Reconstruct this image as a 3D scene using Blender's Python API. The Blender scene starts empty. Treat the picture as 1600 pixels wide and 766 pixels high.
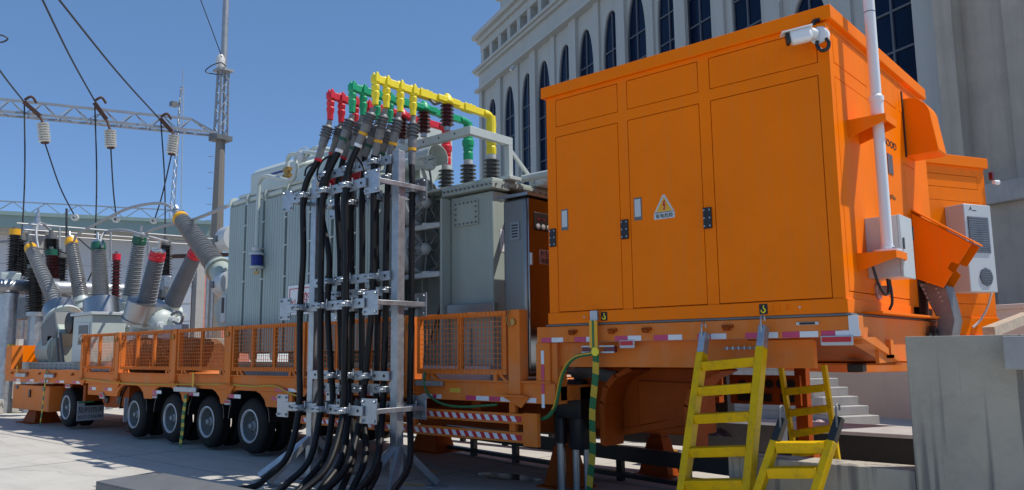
import bpy, bmesh, math, random
from mathutils import Vector, Matrix
V = Vector
random.seed(7)
SC = bpy.context.scene
COL = SC.collection
R = math.radians

# ------------------------------------------------------------------ camera
FPX, YAW, PIT, ROL, EYE = 1225.8, -0.71977, 0.13432, -0.011646, 1.6
fw = V((math.sin(YAW)*math.cos(PIT), math.cos(YAW)*math.cos(PIT), math.sin(PIT)))
r0 = V((math.cos(YAW), -math.sin(YAW), 0)); u0 = r0.cross(fw)
rt = r0*math.cos(ROL)+u0*math.sin(ROL); up = u0*math.cos(ROL)-r0*math.sin(ROL)
camd = bpy.data.cameras.new("camera"); cam = bpy.data.objects.new("camera", camd); COL.objects.link(cam)
cam.matrix_world = Matrix(((rt.x, up.x, -fw.x, 0), (rt.y, up.y, -fw.y, 0), (rt.z, up.z, -fw.z, EYE), (0, 0, 0, 1)))
camd.sensor_width = 36; camd.lens = FPX/1600*36; camd.clip_start = .05; camd.clip_end = 6000
SC.camera = cam
# ------------------------------------------------------------------ light
SUN_EL, SUN_AZ = 59.0, 46.0          # azimuth from +Y towards +X
SC.world = bpy.data.worlds.new("World"); SC.world.use_nodes = True
wn = SC.world.node_tree
bg = wn.nodes["Background"]; sky = wn.nodes.new("ShaderNodeTexSky"); sky.sky_type = 'NISHITA'
sky.sun_disc = False; sky.sun_elevation = R(SUN_EL); sky.sun_rotation = R(SUN_AZ)
sky.air_density = .7; sky.dust_density = 0; sky.ozone_density = 7
hz = wn.nodes.new("ShaderNodeMix"); hz.data_type = 'RGBA'; hz.inputs["Factor"].default_value = .42; hz.inputs[7].default_value = (.80, 1.62, 2.95, 1)   # even summer haze over the whole dome
wn.links.new(sky.outputs[0], hz.inputs[6]); wn.links.new(hz.outputs[2], bg.inputs[0]); bg.inputs[1].default_value = .15
sd = bpy.data.lights.new("sun", 'SUN'); sd.energy = 4.0; sd.angle = R(.55); sd.color = (1, .95, .87)
so = bpy.data.objects.new("sun", sd); COL.objects.link(so)
S = V((math.sin(R(SUN_AZ))*math.cos(R(SUN_EL)), math.cos(R(SUN_AZ))*math.cos(R(SUN_EL)), math.sin(R(SUN_EL))))
so.rotation_euler = S.to_track_quat('Z', 'Y').to_euler(); so.location = (20, 20, 60)
SC.view_settings.view_transform = 'Standard'; SC.view_settings.look = 'None'
SC.view_settings.exposure = .18; SC.view_settings.gamma = 1
SC.cycles.max_bounces = 6; SC.cycles.diffuse_bounces = 3; SC.cycles.glossy_bounces = 3

# ------------------------------------------------------------------ sight lines measured in the photograph -> points on real planes
def ray(u, v):
    return rt*(u-800)+up*(383-v)+fw*FPX
def pY(u, v, y):
    d = ray(u, v); t = y/d.y; return V((d.x*t, y, EYE+d.z*t))
def pX(u, v, x):
    d = ray(u, v); t = x/d.x; return V((x, d.y*t, EYE+d.z*t))
def pZ(u, v, z=0):
    d = ray(u, v); t = (z-EYE)/d.z; return V((d.x*t, d.y*t, z))
def pD(u, v, dist):
    d = ray(u, v); t = dist/math.hypot(d.x, d.y); return V((d.x*t, d.y*t, EYE+d.z*t))
def pP(u, v, p0, n):
    d = ray(u, v); e = V((0, 0, EYE)); t = (V(p0)-e).dot(V(n))/d.dot(V(n)); return e+d*t

# ------------------------------------------------------------------ materials
def mat(name, col, rough=.5, metal=0., var=.10, scale=2.5, bump=0., bscale=60., rvar=.12, dirt=None, damt=.5, dscale=1.3, stretch=(1, 1, 1), spec=None, coat=0.):
    m = bpy.data.materials.new(name); m.use_nodes = True
    nt = m.node_tree; b = nt.nodes["Principled BSDF"]; N = nt.nodes.new; L = nt.links.new
    b.inputs["Metallic"].default_value = metal
    if spec is not None: b.inputs["Specular IOR Level"].default_value = spec
    if coat: b.inputs["Coat Weight"].default_value = coat; b.inputs["Coat Roughness"].default_value = .15
    g = N("ShaderNodeNewGeometry"); mp = N("ShaderNodeMapping"); mp.inputs["Scale"].default_value = stretch
    L(g.outputs["Position"], mp.inputs["Vector"])
    n1 = N("ShaderNodeTexNoise"); n1.inputs["Scale"].default_value = scale; n1.inputs["Detail"].default_value = 6; n1.inputs["Roughness"].default_value = .62
    L(mp.outputs[0], n1.inputs["Vector"])
    rp = N("ShaderNodeValToRGB"); rp.color_ramp.elements[0].position = .3; rp.color_ramp.elements[1].position = .7
    c = V(col); lo = c*(1-var); hi = c*(1+var*.7)
    rp.color_ramp.elements[0].color = (*lo, 1); rp.color_ramp.elements[1].color = (*hi, 1)
    L(n1.outputs["Fac"], rp.inputs["Fac"]); out = rp.outputs["Color"]
    if dirt:
        n2 = N("ShaderNodeTexNoise"); n2.inputs["Scale"].default_value = dscale; n2.inputs["Detail"].default_value = 9; n2.inputs["Roughness"].default_value = .72
        L(mp.outputs[0], n2.inputs["Vector"])
        r2 = N("ShaderNodeValToRGB"); r2.color_ramp.elements[0].position = .5; r2.color_ramp.elements[1].position = .74
        r2.color_ramp.elements[0].color = (0, 0, 0, 1); r2.color_ramp.elements[1].color = (damt, damt, damt, 1)
        L(n2.outputs["Fac"], r2.inputs["Fac"])
        mx = N("ShaderNodeMix"); mx.data_type = 'RGBA'; L(r2.outputs["Color"], mx.inputs["Factor"]); L(out, mx.inputs[6]); mx.inputs[7].default_value = (*dirt, 1)
        out = mx.outputs[2]
    L(out, b.inputs["Base Color"])
    mr = N("ShaderNodeMapRange"); mr.inputs[3].default_value = max(.02, rough-rvar); mr.inputs[4].default_value = min(1, rough+rvar)
    L(n1.outputs["Fac"], mr.inputs[0]); L(mr.outputs[0], b.inputs["Roughness"])
    if bump:
        n3 = N("ShaderNodeTexNoise"); n3.inputs["Scale"].default_value = bscale; n3.inputs["Detail"].default_value = 5
        L(mp.outputs[0], n3.inputs["Vector"])
        bp = N("ShaderNodeBump"); bp.inputs["Strength"].default_value = bump; bp.inputs["Distance"].default_value = .02
        L(n3.outputs["Fac"], bp.inputs["Height"]); L(bp.outputs[0], b.inputs["Normal"])
    return m
M = {}
ORANGE = (.97, .20, .0)
M['orange'] = mat("orange_paint", ORANGE, .36, var=.06, scale=1.2, bump=.02, bscale=9, rvar=.08, dirt=(.6, .11, .0), damt=.18, spec=.1)
M['orange_truck'] = mat("orange_chassis_paint", (.76, .20, .03), .5, var=.10, scale=2.0, rvar=.1, dirt=(.60, .28, .14), damt=.6, dscale=2.2, spec=.12)  # pale dirt tint also stands in for sheen off the bright ground
M['orange_dark'] = mat("orange_shade_paint", (.33, .060, .004), .6, var=.18, scale=3, dirt=(.16, .045, .012), damt=.5, spec=.15)  # orange paint darkened to stand for the deep shade under the trailer
def weather(m, col, amt=.35, sc=(5, 5, .22)):
    nt = m.node_tree; b = nt.nodes["Principled BSDF"]; N = nt.nodes.new; L = nt.links.new
    src = b.inputs["Base Color"].links[0].from_socket
    g = N("ShaderNodeNewGeometry"); mp = N("ShaderNodeMapping"); mp.inputs["Scale"].default_value = sc; L(g.outputs["Position"], mp.inputs[0])
    n = N("ShaderNodeTexNoise"); n.inputs["Scale"].default_value = 2.2; n.inputs["Detail"].default_value = 7; n.inputs["Roughness"].default_value = .7; L(mp.outputs[0], n.inputs["Vector"])
    r = N("ShaderNodeValToRGB"); r.color_ramp.elements[0].position = .48; r.color_ramp.elements[1].position = .75
    r.color_ramp.elements[0].color = (0, 0, 0, 1); r.color_ramp.elements[1].color = (amt, amt, amt, 1); L(n.outputs["Fac"], r.inputs[0])
    mx = N("ShaderNodeMix"); mx.data_type = 'RGBA'; L(r.outputs[0], mx.inputs["Factor"]); L(src, mx.inputs[6]); mx.inputs[7].default_value = (*col, 1)
    L(mx.outputs[2], b.inputs["Base Color"])
    return m
weather(M['orange'], (.74, .20, .03), .40); weather(M['orange_truck'], (.64, .28, .12), .5, (4, 4, .6))
M['seam'] = mat("dark_gap", (.05, .012, .004), .8)
M['grey'] = mat("transformer_grey", (.37, .43, .385), .42, var=.05, scale=1.5, dirt=(.25, .28, .26), damt=.3)
M['grey_fin'] = mat("radiator_grey", (.35, .42, .40), .45, var=.09, scale=1.2, dirt=(.24, .27, .24), damt=.35, dscale=1.7, stretch=(1, 1, .3))
M['grey_light'] = mat("switchgear_grey", (.50, .56, .53), .42, var=.05, dirt=(.3, .32, .3), damt=.3)
M['grey_dark'] = mat("dark_machinery_grey", (.13, .14, .145), .5, var=.2)
M['galv'] = mat("galvanised_steel", (.43, .46, .49), .42, metal=.75, var=.22, scale=9, bump=.05, bscale=45, rvar=.14, dirt=(.35, .37, .39), damt=.6, dscale=7)
M['steel'] = mat("brushed_steel", (.34, .35, .36), .36, metal=1, var=.05, rvar=.04, stretch=(1, 1, .15), scale=20)
M['mirror'] = mat("polished_steel", (.30, .28, .27), .13, metal=1, var=.05, rvar=.04)
M['chute'] = mat("worn_steel", (.20, .205, .22), .45, metal=.7, var=.3, scale=4, dirt=(.1, .1, .11), damt=.8, dscale=2.5)
M['rubber'] = mat("black_cable_rubber", (.006, .006, .007), .5, var=.25, scale=12, rvar=.1, spec=.35)
M['tyre'] = mat("tyre_rubber", (.009, .009, .010), .7, var=.3, scale=8, bump=.1, bscale=70, dirt=(.03, .028, .026), damt=.5, dscale=5, spec=.3)
M['black'] = mat("black_paint", (.012, .012, .013), .45, var=.2)
M['rim'] = mat("wheel_silver", (.55, .56, .57), .42, metal=.3, var=.15, scale=9, dirt=(.25, .23, .2), damt=.5, dscale=6)
M['cab_steel'] = mat('dull_stainless', (.27, .27, .265), .38, metal=1, var=.06, rvar=.05, stretch=(1, 1, .2), scale=6); M['joint'] = mat('joint_filler', (.30, .29, .265), .9)
M['disc'] = mat('dull_wheel_disc', (.16, .175, .17), .6, var=.2, scale=9); M['hub'] = mat('dull_hub', (.30, .31, .31), .5, var=.2, scale=12)
M['insul'] = mat("grey_porcelain", (.27, .28, .285), .33, var=.08, scale=6, dirt=(.16, .155, .15), damt=.4, dscale=4)
M['insul_dark'] = mat("dark_silicone_shed", (.10, .102, .105), .42, var=.12)
M['insul_black'] = mat("black_porcelain", (.022, .018, .018), .3, var=.2)
M['insul_brown'] = mat("red_brown_porcelain", (.075, .012, .012), .28, var=.15)
M['insul_white'] = mat("white_porcelain", (.66, .66, .62), .3, var=.05)
M['term'] = mat("grey_heat_shrink", (.20, .20, .20), .5, var=.12, scale=10)
M['yellow'] = mat("yellow_insulation", (.88, .72, .025), .4, var=.05, scale=8)
M['red'] = mat("red_insulation", (.68, .02, .035), .4, var=.07, scale=8)
M['green'] = mat("green_insulation", (.012, .36, .16), .4, var=.07, scale=8)
M['capyel'] = mat("amber_cap", (.80, .40, .012), .45, var=.06)
M['capgre'] = mat("dark_green_cap", (.01, .10, .06), .45)
M['capred'] = mat("crimson_cap", (.58, .012, .035), .45)
M['ladder'] = mat("yellow_ladder_paint", (.74, .45, .0), .42, var=.10, scale=5, dirt=(.30, .19, .03), damt=.7, dscale=9, spec=.2)
M['white'] = mat("white_paint", (.78, .79, .79), .35, var=.03)
M['offwhite'] = mat("light_grey_enamel", (.52, .555, .56), .38, var=.03, dirt=(.45, .46, .45), damt=.2)
M['tapered'] = mat("red_reflective_tape", (.55, .035, .13), .3, var=.08)
M['tapewht'] = mat("white_reflective_tape", (.72, .74, .76), .3, var=.05)
M['signred'] = mat("sign_red", (.55, .012, .02), .4)
M['ink'] = mat("black_ink", (.015, .015, .016), .6)
M['inkgrey'] = mat("faded_ink", (.2, .12, .12), .6)
M['blue'] = mat("blue_silica_gel", (.010, .022, .21), .3, var=.35, scale=40)
M['brass'] = mat("brass", (.45, .26, .08), .4, metal=.8, var=.2)
M['strapg'] = mat("green_strap", (.03, .17, .06), .6)
M['strapy'] = mat("yellow_strap", (.62, .42, .04), .6)
M['maroon'] = mat("maroon_clamp", (.13, .012, .02), .4)
M['net'] = mat("brown_coir", (.22, .085, .035), .9, var=.45, scale=22, bump=.6, bscale=30)
M['mudflap'] = mat("grey_mudflap", (.32, .32, .33), .6, var=.07)
M['mullion'] = mat("grey_mullion", (.09, .105, .13), .6)
M['wire'] = mat("dark_wire", (.03, .032, .036), .6)
M['wirelight'] = mat("aluminium_conductor", (.34, .35, .36), .55, metal=.3)
M['rust'] = mat("rusty_iron", (.10, .05, .035), .8, var=.4, scale=15)
M['pole'] = mat("weathered_pole_steel", (.23, .21, .185), .55, metal=.2, var=.2, scale=1.3, stretch=(1, 1, .15), dirt=(.2, .17, .14), damt=.5)
M['lattice'] = mat("lattice_steel", (.34, .36, .38), .5, metal=.4, var=.15)
M['render_wall'] = mat("painted_render", (.42, .43, .41), .85, var=.05, scale=.5, bump=.15, bscale=8, dirt=(.35, .355, .34), damt=.35, dscale=.7, stretch=(1, 1, .35))
M['render_grey'] = mat("bare_grey_render", (.43, .385, .32), .88, var=.12, scale=.7, bump=.2, bscale=9, dirt=(.29, .27, .24), damt=.5, dscale=.9)
M['pink'] = mat("pinkish_plinth_render", (.74, .55, .43), .85, var=.05, scale=.8, dirt=(.64, .47, .37), damt=.3)
M['glass'] = mat("dark_blue_glass", (.004, .012, .035), .12, var=.3, scale=.4, rvar=.03, spec=.12)
M['hallwall'] = mat("pale_hall_cladding", (.52, .55, .60), .8, var=.04, scale=.2)
M['teal'] = mat("teal_fascia", (.25, .35, .34), .6, var=.06)
M['coral'] = mat("coral_facade", (.55, .2, .15), .8)
M['concrete'] = mat("cast_concrete", (.40, .39, .37), .88, var=.10, scale=2, bump=.15, bscale=30, dirt=(.28, .275, .26), damt=.5)
M['pit_shade'] = mat("black_pit_shade", (.012, .012, .013), .6, var=.4, scale=4)  # plain black for the shaded inside of a pit
M['tray'] = mat("dark_grey_steel_cover", (.13, .135, .14), .55, var=.12, scale=6, dirt=(.2, .2, .2), damt=.25, dscale=9)
M['tarp'] = mat("white_sheet", (.72, .73, .74), .7, var=.04)
M['cloth'] = mat("pink_rag", (.55, .38, .36), .9, var=.5, scale=25)
M['wood'] = mat("weathered_timber", (.46, .38, .29), .8, var=.2, scale=12)

# ground and wall materials with marks of their own
def ground_mat():
    m = mat("yard_concrete", (.50, .475, .425), .82, var=.07, scale=.9, bump=.12, bscale=50, dirt=(.33, .32, .295), damt=.5, dscale=.55)
    nt = m.node_tree; b = nt.nodes["Principled BSDF"]; N = nt.nodes.new; L = nt.links.new
    src = b.inputs["Base Color"].links[0].from_socket
    g = N("ShaderNodeNewGeometry")
    w = N("ShaderNodeTexNoise"); w.inputs["Scale"].default_value = .8; w.inputs["Detail"].default_value = 8; L(g.outputs["Position"], w.inputs["Vector"])
    ad = N("ShaderNodeMixRGB"); ad.blend_type = 'ADD'; ad.inputs[0].default_value = .9; L(g.outputs["Position"], ad.inputs[1]); L(w.outputs["Color"], ad.inputs[2])
    vo = N("ShaderNodeTexVoronoi"); vo.feature = 'DISTANCE_TO_EDGE'; vo.inputs["Scale"].default_value = .22; L(ad.outputs[0], vo.inputs["Vector"])
    r = N("ShaderNodeValToRGB"); r.color_ramp.elements[0].position = 0; r.color_ramp.elements[1].position = .006
    r.color_ramp.elements[0].color = (.35, .35, .35, 1); r.color_ramp.elements[1].color = (0, 0, 0, 1); L(vo.outputs["Distance"], r.inputs[0])
    mx = N("ShaderNodeMix"); mx.data_type = 'RGBA'; L(r.outputs[0], mx.inputs["Factor"]); L(src, mx.inputs[6]); mx.inputs[7].default_value = (.14, .135, .125, 1)
    mp = N("ShaderNodeMapping"); mp.inputs["Scale"].default_value = (.25, 2.2, 1); L(g.outputs["Position"], mp.inputs[0])
    n2 = N("ShaderNodeTexNoise"); n2.inputs["Scale"].default_value = 1.6; n2.inputs["Detail"].default_value = 8; n2.inputs["Roughness"].default_value = .7; L(mp.outputs[0], n2.inputs["Vector"])
    r2 = N("ShaderNodeValToRGB"); r2.color_ramp.elements[0].position = .47; r2.color_ramp.elements[1].position = .72
    r2.color_ramp.elements[0].color = (0, 0, 0, 1); r2.color_ramp.elements[1].color = (.6, .6, .6, 1); L(n2.outputs["Fac"], r2.inputs[0])
    mx2 = N("ShaderNodeMix"); mx2.data_type = 'RGBA'; L(r2.outputs[0], mx2.inputs["Factor"]); L(mx.outputs[2], mx2.inputs[6]); mx2.inputs[7].default_value = (.36, .34, .30, 1)
    L(mx2.outputs[2], b.inputs["Base Color"])
    return m
def stained_wall():
    m = mat("stained_concrete", (.42, .375, .295), .85, var=.16, scale=1.6, bump=.35, bscale=38, dirt=(.22, .205, .18), damt=.5, dscale=2.2)
    nt = m.node_tree; b = nt.nodes["Principled BSDF"]; N = nt.nodes.new; L = nt.links.new
    src = b.inputs["Base Color"].links[0].from_socket
    g = N("ShaderNodeNewGeometry"); mp = N("ShaderNodeMapping"); mp.inputs["Scale"].default_value = (7, 7, .28)
    L(g.outputs["Position"], mp.inputs[0])
    n = N("ShaderNodeTexNoise"); n.inputs["Scale"].default_value = 1.25; n.inputs["Detail"].default_value = 3; L(mp.outputs[0], n.inputs["Vector"])
    r = N("ShaderNodeValToRGB"); r.color_ramp.elements[0].position = .53; r.color_ramp.elements[1].position = .60
    r.color_ramp.elements[1].color = (.85, .85, .85, 1); r.color_ramp.elements[0].color = (0, 0, 0, 1)
    L(n.outputs["Fac"], r.inputs[0])
    mx = N("ShaderNodeMix"); mx.data_type = 'RGBA'; L(r.outputs[0], mx.inputs["Factor"]); L(src, mx.inputs[6]); mx.inputs[7].default_value = (.16, .15, .135, 1)
    L(mx.outputs[2], b.inputs["Base Color"])
    return m
weather(M['render_wall'], (.34, .345, .33), .6, (1.2, 1.2, .07)); weather(M['render_grey'], (.27, .25, .22), .6, (1.2, 1.2, .08)); weather(M['grey'], (.28, .31, .27), .4); weather(M['grey_fin'], (.26, .31, .28), .5, (8, 8, .3)); weather(M['concrete'], (.26, .25, .23), .5, (3, 3, .5)); weather(M['pink'], (.62, .45, .35), .5, (1, 1, .2))
M['puddle'] = mat('wet_oil_film', (.03, .025, .02), .12, var=.3, rvar=.05)
M['ground'] = ground_mat(); M['stained'] = stained_wall()

# ------------------------------------------------------------------ objects
def thing(name, label, cat, loc=(0, 0, 0), rotz=0., group=None):
    o = bpy.data.objects.new(name, None); COL.objects.link(o); o.location = loc; o.rotation_euler = (0, 0, rotz)
    o['label'] = label; o['category'] = cat; o.empty_display_size = .2
    if group: o['group'] = group
    o['_m'] = [x for row in (Matrix.Translation(V(loc)) @ Matrix.Rotation(rotz, 4, 'Z')) for x in row]
    return o
def root_of(o):
    while o.parent: o = o.parent
    return o
def tag(o, label, cat, group=None):
    o['label'] = label; o['category'] = cat
    if group: o['group'] = group
    return o
def kind(o, k): o['kind'] = k; return o
def copy_tree(o, parent=None):
    c = o.copy(); COL.objects.link(c); c.parent = parent
    for ch in list(o.children): copy_tree(ch, c)
    return c

SMALL = {'bolts', 'flange_bolts', 'bed_bolts', 'end_bolts', 'plate_bolts', 'screws', 'slot_hole', 'slot', 'frame_hole', 'web_opening', 'clamp_bolt', 'climbing_pegs', 'meter', 'meter_label', 'hook_bar', 'loose_strands', 'embossed_ring', 'hoses', 'lacing'}
class MB:
    def __init__(s): s.bm = bmesh.new(); s.mi = 0
    def _f(s, vs):
        try: f = s.bm.faces.new(vs); f.material_index = s.mi; return f
        except ValueError: return None
    def v(s, p): return s.bm.verts.new(p)
    def hexa(s, c8):
        vs = [s.v(p) for p in c8]
        for q in ((3, 2, 1, 0), (4, 5, 6, 7), (0, 1, 5, 4), (1, 2, 6, 5), (2, 3, 7, 6), (3, 0, 4, 7)): s._f([vs[i] for i in q])
        return s
    def box(s, x0, x1, y0, y1, z0, z1):
        x0, x1 = min(x0, x1), max(x0, x1); y0, y1 = min(y0, y1), max(y0, y1); z0, z1 = min(z0, z1), max(z0, z1)
        return s.hexa([(x0, y0, z0), (x1, y0, z0), (x1, y1, z0), (x0, y1, z0), (x0, y0, z1), (x1, y0, z1), (x1, y1, z1), (x0, y1, z1)])
    def beam(s, p0, p1, w, h, upv=(0, 0, 1), ends=(0, 0)):
        p0, p1 = V(p0), V(p1); d = (p1-p0).normalized(); p0 = p0-d*ends[0]; p1 = p1+d*ends[1]
        a = d.cross(V(upv))
        if a.length < 1e-4: a = d.cross(V((1, 0, 0)))
        a.normalize(); b = a.cross(d).normalized(); a *= w/2; b *= h/2
        return s.hexa([p0-a-b, p0+a-b, p0+a+b, p0-a+b, p1-a-b, p1+a-b, p1+a+b, p1-a+b])
    def ring(s, c, a, b, r, n): return [s.v(c+a*(r*math.cos(2*math.pi*i/n))+b*(r*math.sin(2*math.pi*i/n))) for i in range(n)]
    def frame(s, d):
        d = V(d).normalized(); t = V((0, 0, 1)) if abs(d.z) < .9 else V((1, 0, 0)); a = d.cross(t).normalized(); return d, a, a.cross(d).normalized()*-1
    def bridge(s, A, B):
        n = len(A)
        for i in range(n): s._f([A[i], A[(i+1) % n], B[(i+1) % n], B[i]])
    def lathe(s, p0, axis, prof, n=16, cap0=True, cap1=True):
        d, a, b = s.frame(axis); p0 = V(p0); rings = []
        for t, r in prof:
            rings.append(s.ring(p0+d*t, a, b, max(r, 1e-4), n))
        for A, B in zip(rings, rings[1:]): s.bridge(A, B)
        if cap0: s._f(list(reversed(rings[0])))
        if cap1: s._f(rings[-1])
        return s
    def cyl(s, p0, p1, r0, r1=None, n=14):
        p0, p1 = V(p0), V(p1); return s.lathe(p0, p1-p0, [(0, r0), ((p1-p0).length, r0 if r1 is None else r1)], n)
    def tube(s, pts, r, n=8, sub=5):
        pts = [V(p) for p in pts]
        if sub > 1 and len(pts) > 2:
            P = [pts[0]*2-pts[1]]+pts+[pts[-1]*2-pts[-2]]; q = []
            for i in range(1, len(P)-2):
                for k in range(sub):
                    t = k/sub; a, b, c, d = P[i-1], P[i], P[i+1], P[i+2]
                    q.append(.5*((2*b)+(c-a)*t+(2*a-5*b+4*c-d)*t*t+(3*b-a-3*c+d)*t**3))
            q.append(pts[-1]); pts = q
        rr = r if callable(r) else (lambda t: r)
        prev = None; a = None; T = len(pts)-1; first = None
        for i, p in enumerate(pts):
            d = (pts[min(i+1, T)]-pts[max(i-1, 0)]).normalized()
            if a is None: _, a, _b = s.frame(d)
            a = (a-d*a.dot(d)).normalized(); b = d.cross(a)
            rg = s.ring(p, a, b, rr(i/T), n)
            if prev: s.bridge(prev, rg)
            else: first = rg
            prev = rg
        s._f(list(reversed(first))); s._f(prev)
        return s
    def prism(s, poly, vec):
        vec = V(vec); A = [s.v(V(p)) for p in poly]; B = [s.v(V(p)+vec) for p in poly]
        fa = s._f(list(reversed(A))); fb = s._f(B); s.bridge(A, B)
        for f in (fa, fb):
            if f: f.normal_update()
        if len(poly) > 4: bmesh.ops.triangulate(s.bm, faces=[f for f in (fa, fb) if f])
        return s
    def quad(s, a, b, c, d): s._f([s.v(p) for p in (a, b, c, d)]); return s
    def bolt(s, p, axis, r=.012, h=.012): return s.lathe(p, axis, [(0, r), (h, r*.95)], 6)
    def build(s, name, m, parent=None, bevel=0., smooth=True, local=False, ang=.6):
        bmesh.ops.recalc_face_normals(s.bm, faces=s.bm.faces[:])
        me = bpy.data.meshes.new(name)
        if parent is not None and not local:
            mw = root_of(parent)['_m']; mw = Matrix([list(mw[i*4:i*4+4]) for i in range(4)])
            s.bm.transform(mw.inverted())
        s.bm.to_mesh(me); s.bm.free()
        for x in (m if isinstance(m, (list, tuple)) else [m]): me.materials.append(x if not isinstance(x, str) else M[x])
        if smooth:
            me.shade_smooth(); me.set_sharp_from_angle(angle=ang)
        o = bpy.data.objects.new(name, me); COL.objects.link(o)
        if name in SMALL: o['kind'] = 'stuff'
        if parent is not None: o.parent = parent
        else: o['_m'] = [1, 0, 0, 0, 0, 1, 0, 0, 0, 0, 1, 0, 0, 0, 0, 1]
        if bevel:
            bv = o.modifiers.new("bevel", 'BEVEL'); bv.width = bevel; bv.segments = 2; bv.limit_method = 'ANGLE'; bv.angle_limit = R(40); bv.harden_normals = False
        return o
def B(name, m, parent, *a, bevel=0., local=False): return MB().box(*a).build(name, m, parent, bevel=bevel, local=local)
def text(name, body, size, origin, xdir, updir, m, parent, align='CENTER', ext=.001, local=False, sx=1.):
    c = bpy.data.curves.new(name, 'FONT'); c.body = body; c.size = size; c.align_x = align; c.align_y = 'CENTER'; c.extrude = ext
    t = bpy.data.objects.new(name, c); COL.objects.link(t)
    dg = bpy.context.evaluated_depsgraph_get(); dg.update()
    me = bpy.data.meshes.new_from_object(t.evaluated_get(dg)); bpy.data.objects.remove(t); bpy.data.curves.remove(c)
    xd = V(xdir).normalized(); ud = V(updir).normalized(); nd = xd.cross(ud); o3 = V(origin)
    mt = Matrix(((xd.x*sx, ud.x, nd.x, o3.x), (xd.y*sx, ud.y, nd.y, o3.y), (xd.z*sx, ud.z, nd.z, o3.z), (0, 0, 0, 1)))
    if parent is not None and not local:
        mw = root_of(parent)['_m']; mt = Matrix([list(mw[i*4:i*4+4]) for i in range(4)]).inverted() @ mt
    me.transform(mt); me.materials.clear(); me.materials.append(M[m])
    o = bpy.data.objects.new(name, me); COL.objects.link(o); o.parent = parent
    return o
def shed_profile(length, rc0, rc1, rs, n, alt=0.):
    p = []; h = length/n
    for i in range(n):
        t = i*h; rc = rc0+(rc1-rc0)*i/n; r = rc+rs*(1 if i % 2 == 0 else 1-alt)
        p += [(t, rc), (t+.34*h, rc), (t+.46*h, r), (t+.58*h, r), (t+.9*h, rc+.2*(r-rc))]
    p.append((length, rc1)); return p
# ================================================================== SETTING
g = MB(); g.box(-900, 700, -120, 900, -.5, 0); kind(g.build("ground", 'ground'), 'structure')
j = MB()
for x in (-30, -24.5, -19, -13.2, -7.7, -2.6): j.box(x-.008, x+.008, -2, 24, .001, .004)
for y in (2.6, 5.6, 8.2, 12.6, 17.4): j.box(-44, -2, y-.008, y+.008, .001, .0042)
kind(j.build("pavement_joints", 'joint'), 'structure')

# ------------------------------------------------------------------ large building with pointed windows
KB = 1.6   # the facade stands well behind the pinkish retaining wall
P0 = V((-5.2, 19.1, 0)); ang = math.atan2(.407, -.914)
bd = thing("institutional_building", "large pale grey building with tall pointed dark blue windows behind the orange cabin", "building", (P0.x*KB, P0.y*KB, EYE*(1-KB)), ang); bd.scale = (KB, KB, KB)
def bx(name, m, x0, x1, y0, y1, z0, z1, bevel=0., parent=None): return B(name, m, parent or bd, x0, x1, y0, y1, z0, z1, bevel=bevel, local=True)
SL = 24.3
wins = [22.95, 20.86, 18.9, 17.2, 15.2, 13.5, 11.57, 9.93, 8.03, 6.45, 4.3, 2.0, -.42]
WT, WS, WB = 14.35, 12.5, 3.2
full = True
edges = [SL]+[(a+b)/2 for a, b in zip(wins, wins[1:])]+[-1.13]
for i, w in enumerate(wins):
    hw = .60; L_, R_ = edges[i], edges[i+1]
    wt, ws = (WT, WS) if w > 3 else (10.9, 9.8)
    arch = []
    for k in range(9):
        t = k/8; arch.append((hw*math.cos(t*math.pi/2)**.8 if k < 8 else 0, ws+(wt-ws)*math.sin(t*math.pi/2)**1.15))
    tp = 15.15 if w > 3 else 11.2
    poly = [(L_, tp), (R_, tp), (R_, 2.6), (w-hw, 2.6)]
    poly += [(w-a, z) for a, z in arch]+[(w+a, z) for a, z in reversed(arch[:-1])]+[(w+hw, 2.6)]+[(L_, 2.6)]
    mb = MB(); mb.prism([(x, 0, z) for x, z in poly], (0, -.35, 0)); mb.build("wall_panel", 'render_wall', bd, local=True, smooth=False)
    gp = [(w-hw-.05, WB-.6), (w+hw+.05, WB-.6), (w+hw+.05, ws)]+[(w+a+.05, z+.05) for a, z in arch]+[(w-a-.05, z+.05) for a, z in reversed(arch[:-1])]
    mb = MB(); mb.prism([(x, -.10, z) for x, z in gp], (0, -.05, 0)); gl = mb.build("window", 'glass', bd, local=True, smooth=False)
    f = MB(); f.box(w-.025, w+.025, -.10, -.05, WB, wt-.1)
    z = wt-1.55
    while z > WB: f.box(w-hw+.004, w+hw-.004, -.101, -.055, z-.022, z+.025); z -= .98
    z0 = wt
    for sg in (-1, 1):
        for k in range(8):
            a, b = arch[k], arch[k+1]; f.beam((w+sg*(a[0]-.02), -.08, a[1]), (w+sg*(max(b[0]-.02, 0)), -.08, b[1]), .05, .04, (0, 1, 0))
        f.box(w+sg*(hw-.04), w+sg*hw, -.099, -.06, WB, ws)
    f.build("frame", 'mullion', gl, local=True)
    if i < len(wins)-1:
        pw = .20 if i % 2 else .28
        bx("pilaster", 'render_wall', R_-pw, R_+pw, .002, .09 if i % 2 else .14, 0, 15.05 if R_ > 3 else 11.1)
bx("pilaster", 'render_wall', SL-.3, SL+.05, .003, .14, 0, 15.05)
bx("frieze", 'render_wall', 3.0, SL+.1, -.3, .12, 15.15, 16.05)
bx("lintel_band", 'render_wall', 3.0, SL+.18, -.28, .36, 15.05, 15.22)
bx("ledge", 'render_wall', 3.0, SL+.3, -.4, .3, 16.052, 16.2, bevel=.03)
bx("ledge", 'render_wall', 3.0, SL+.4, -.41, .42, 16.202, 16.34, bevel=.03)
bx("attic_wall", 'render_wall', 3.0, SL-.1, -1.3, -.7, 16.0, 17.6)
s = SL-.15; k = 0
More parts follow.
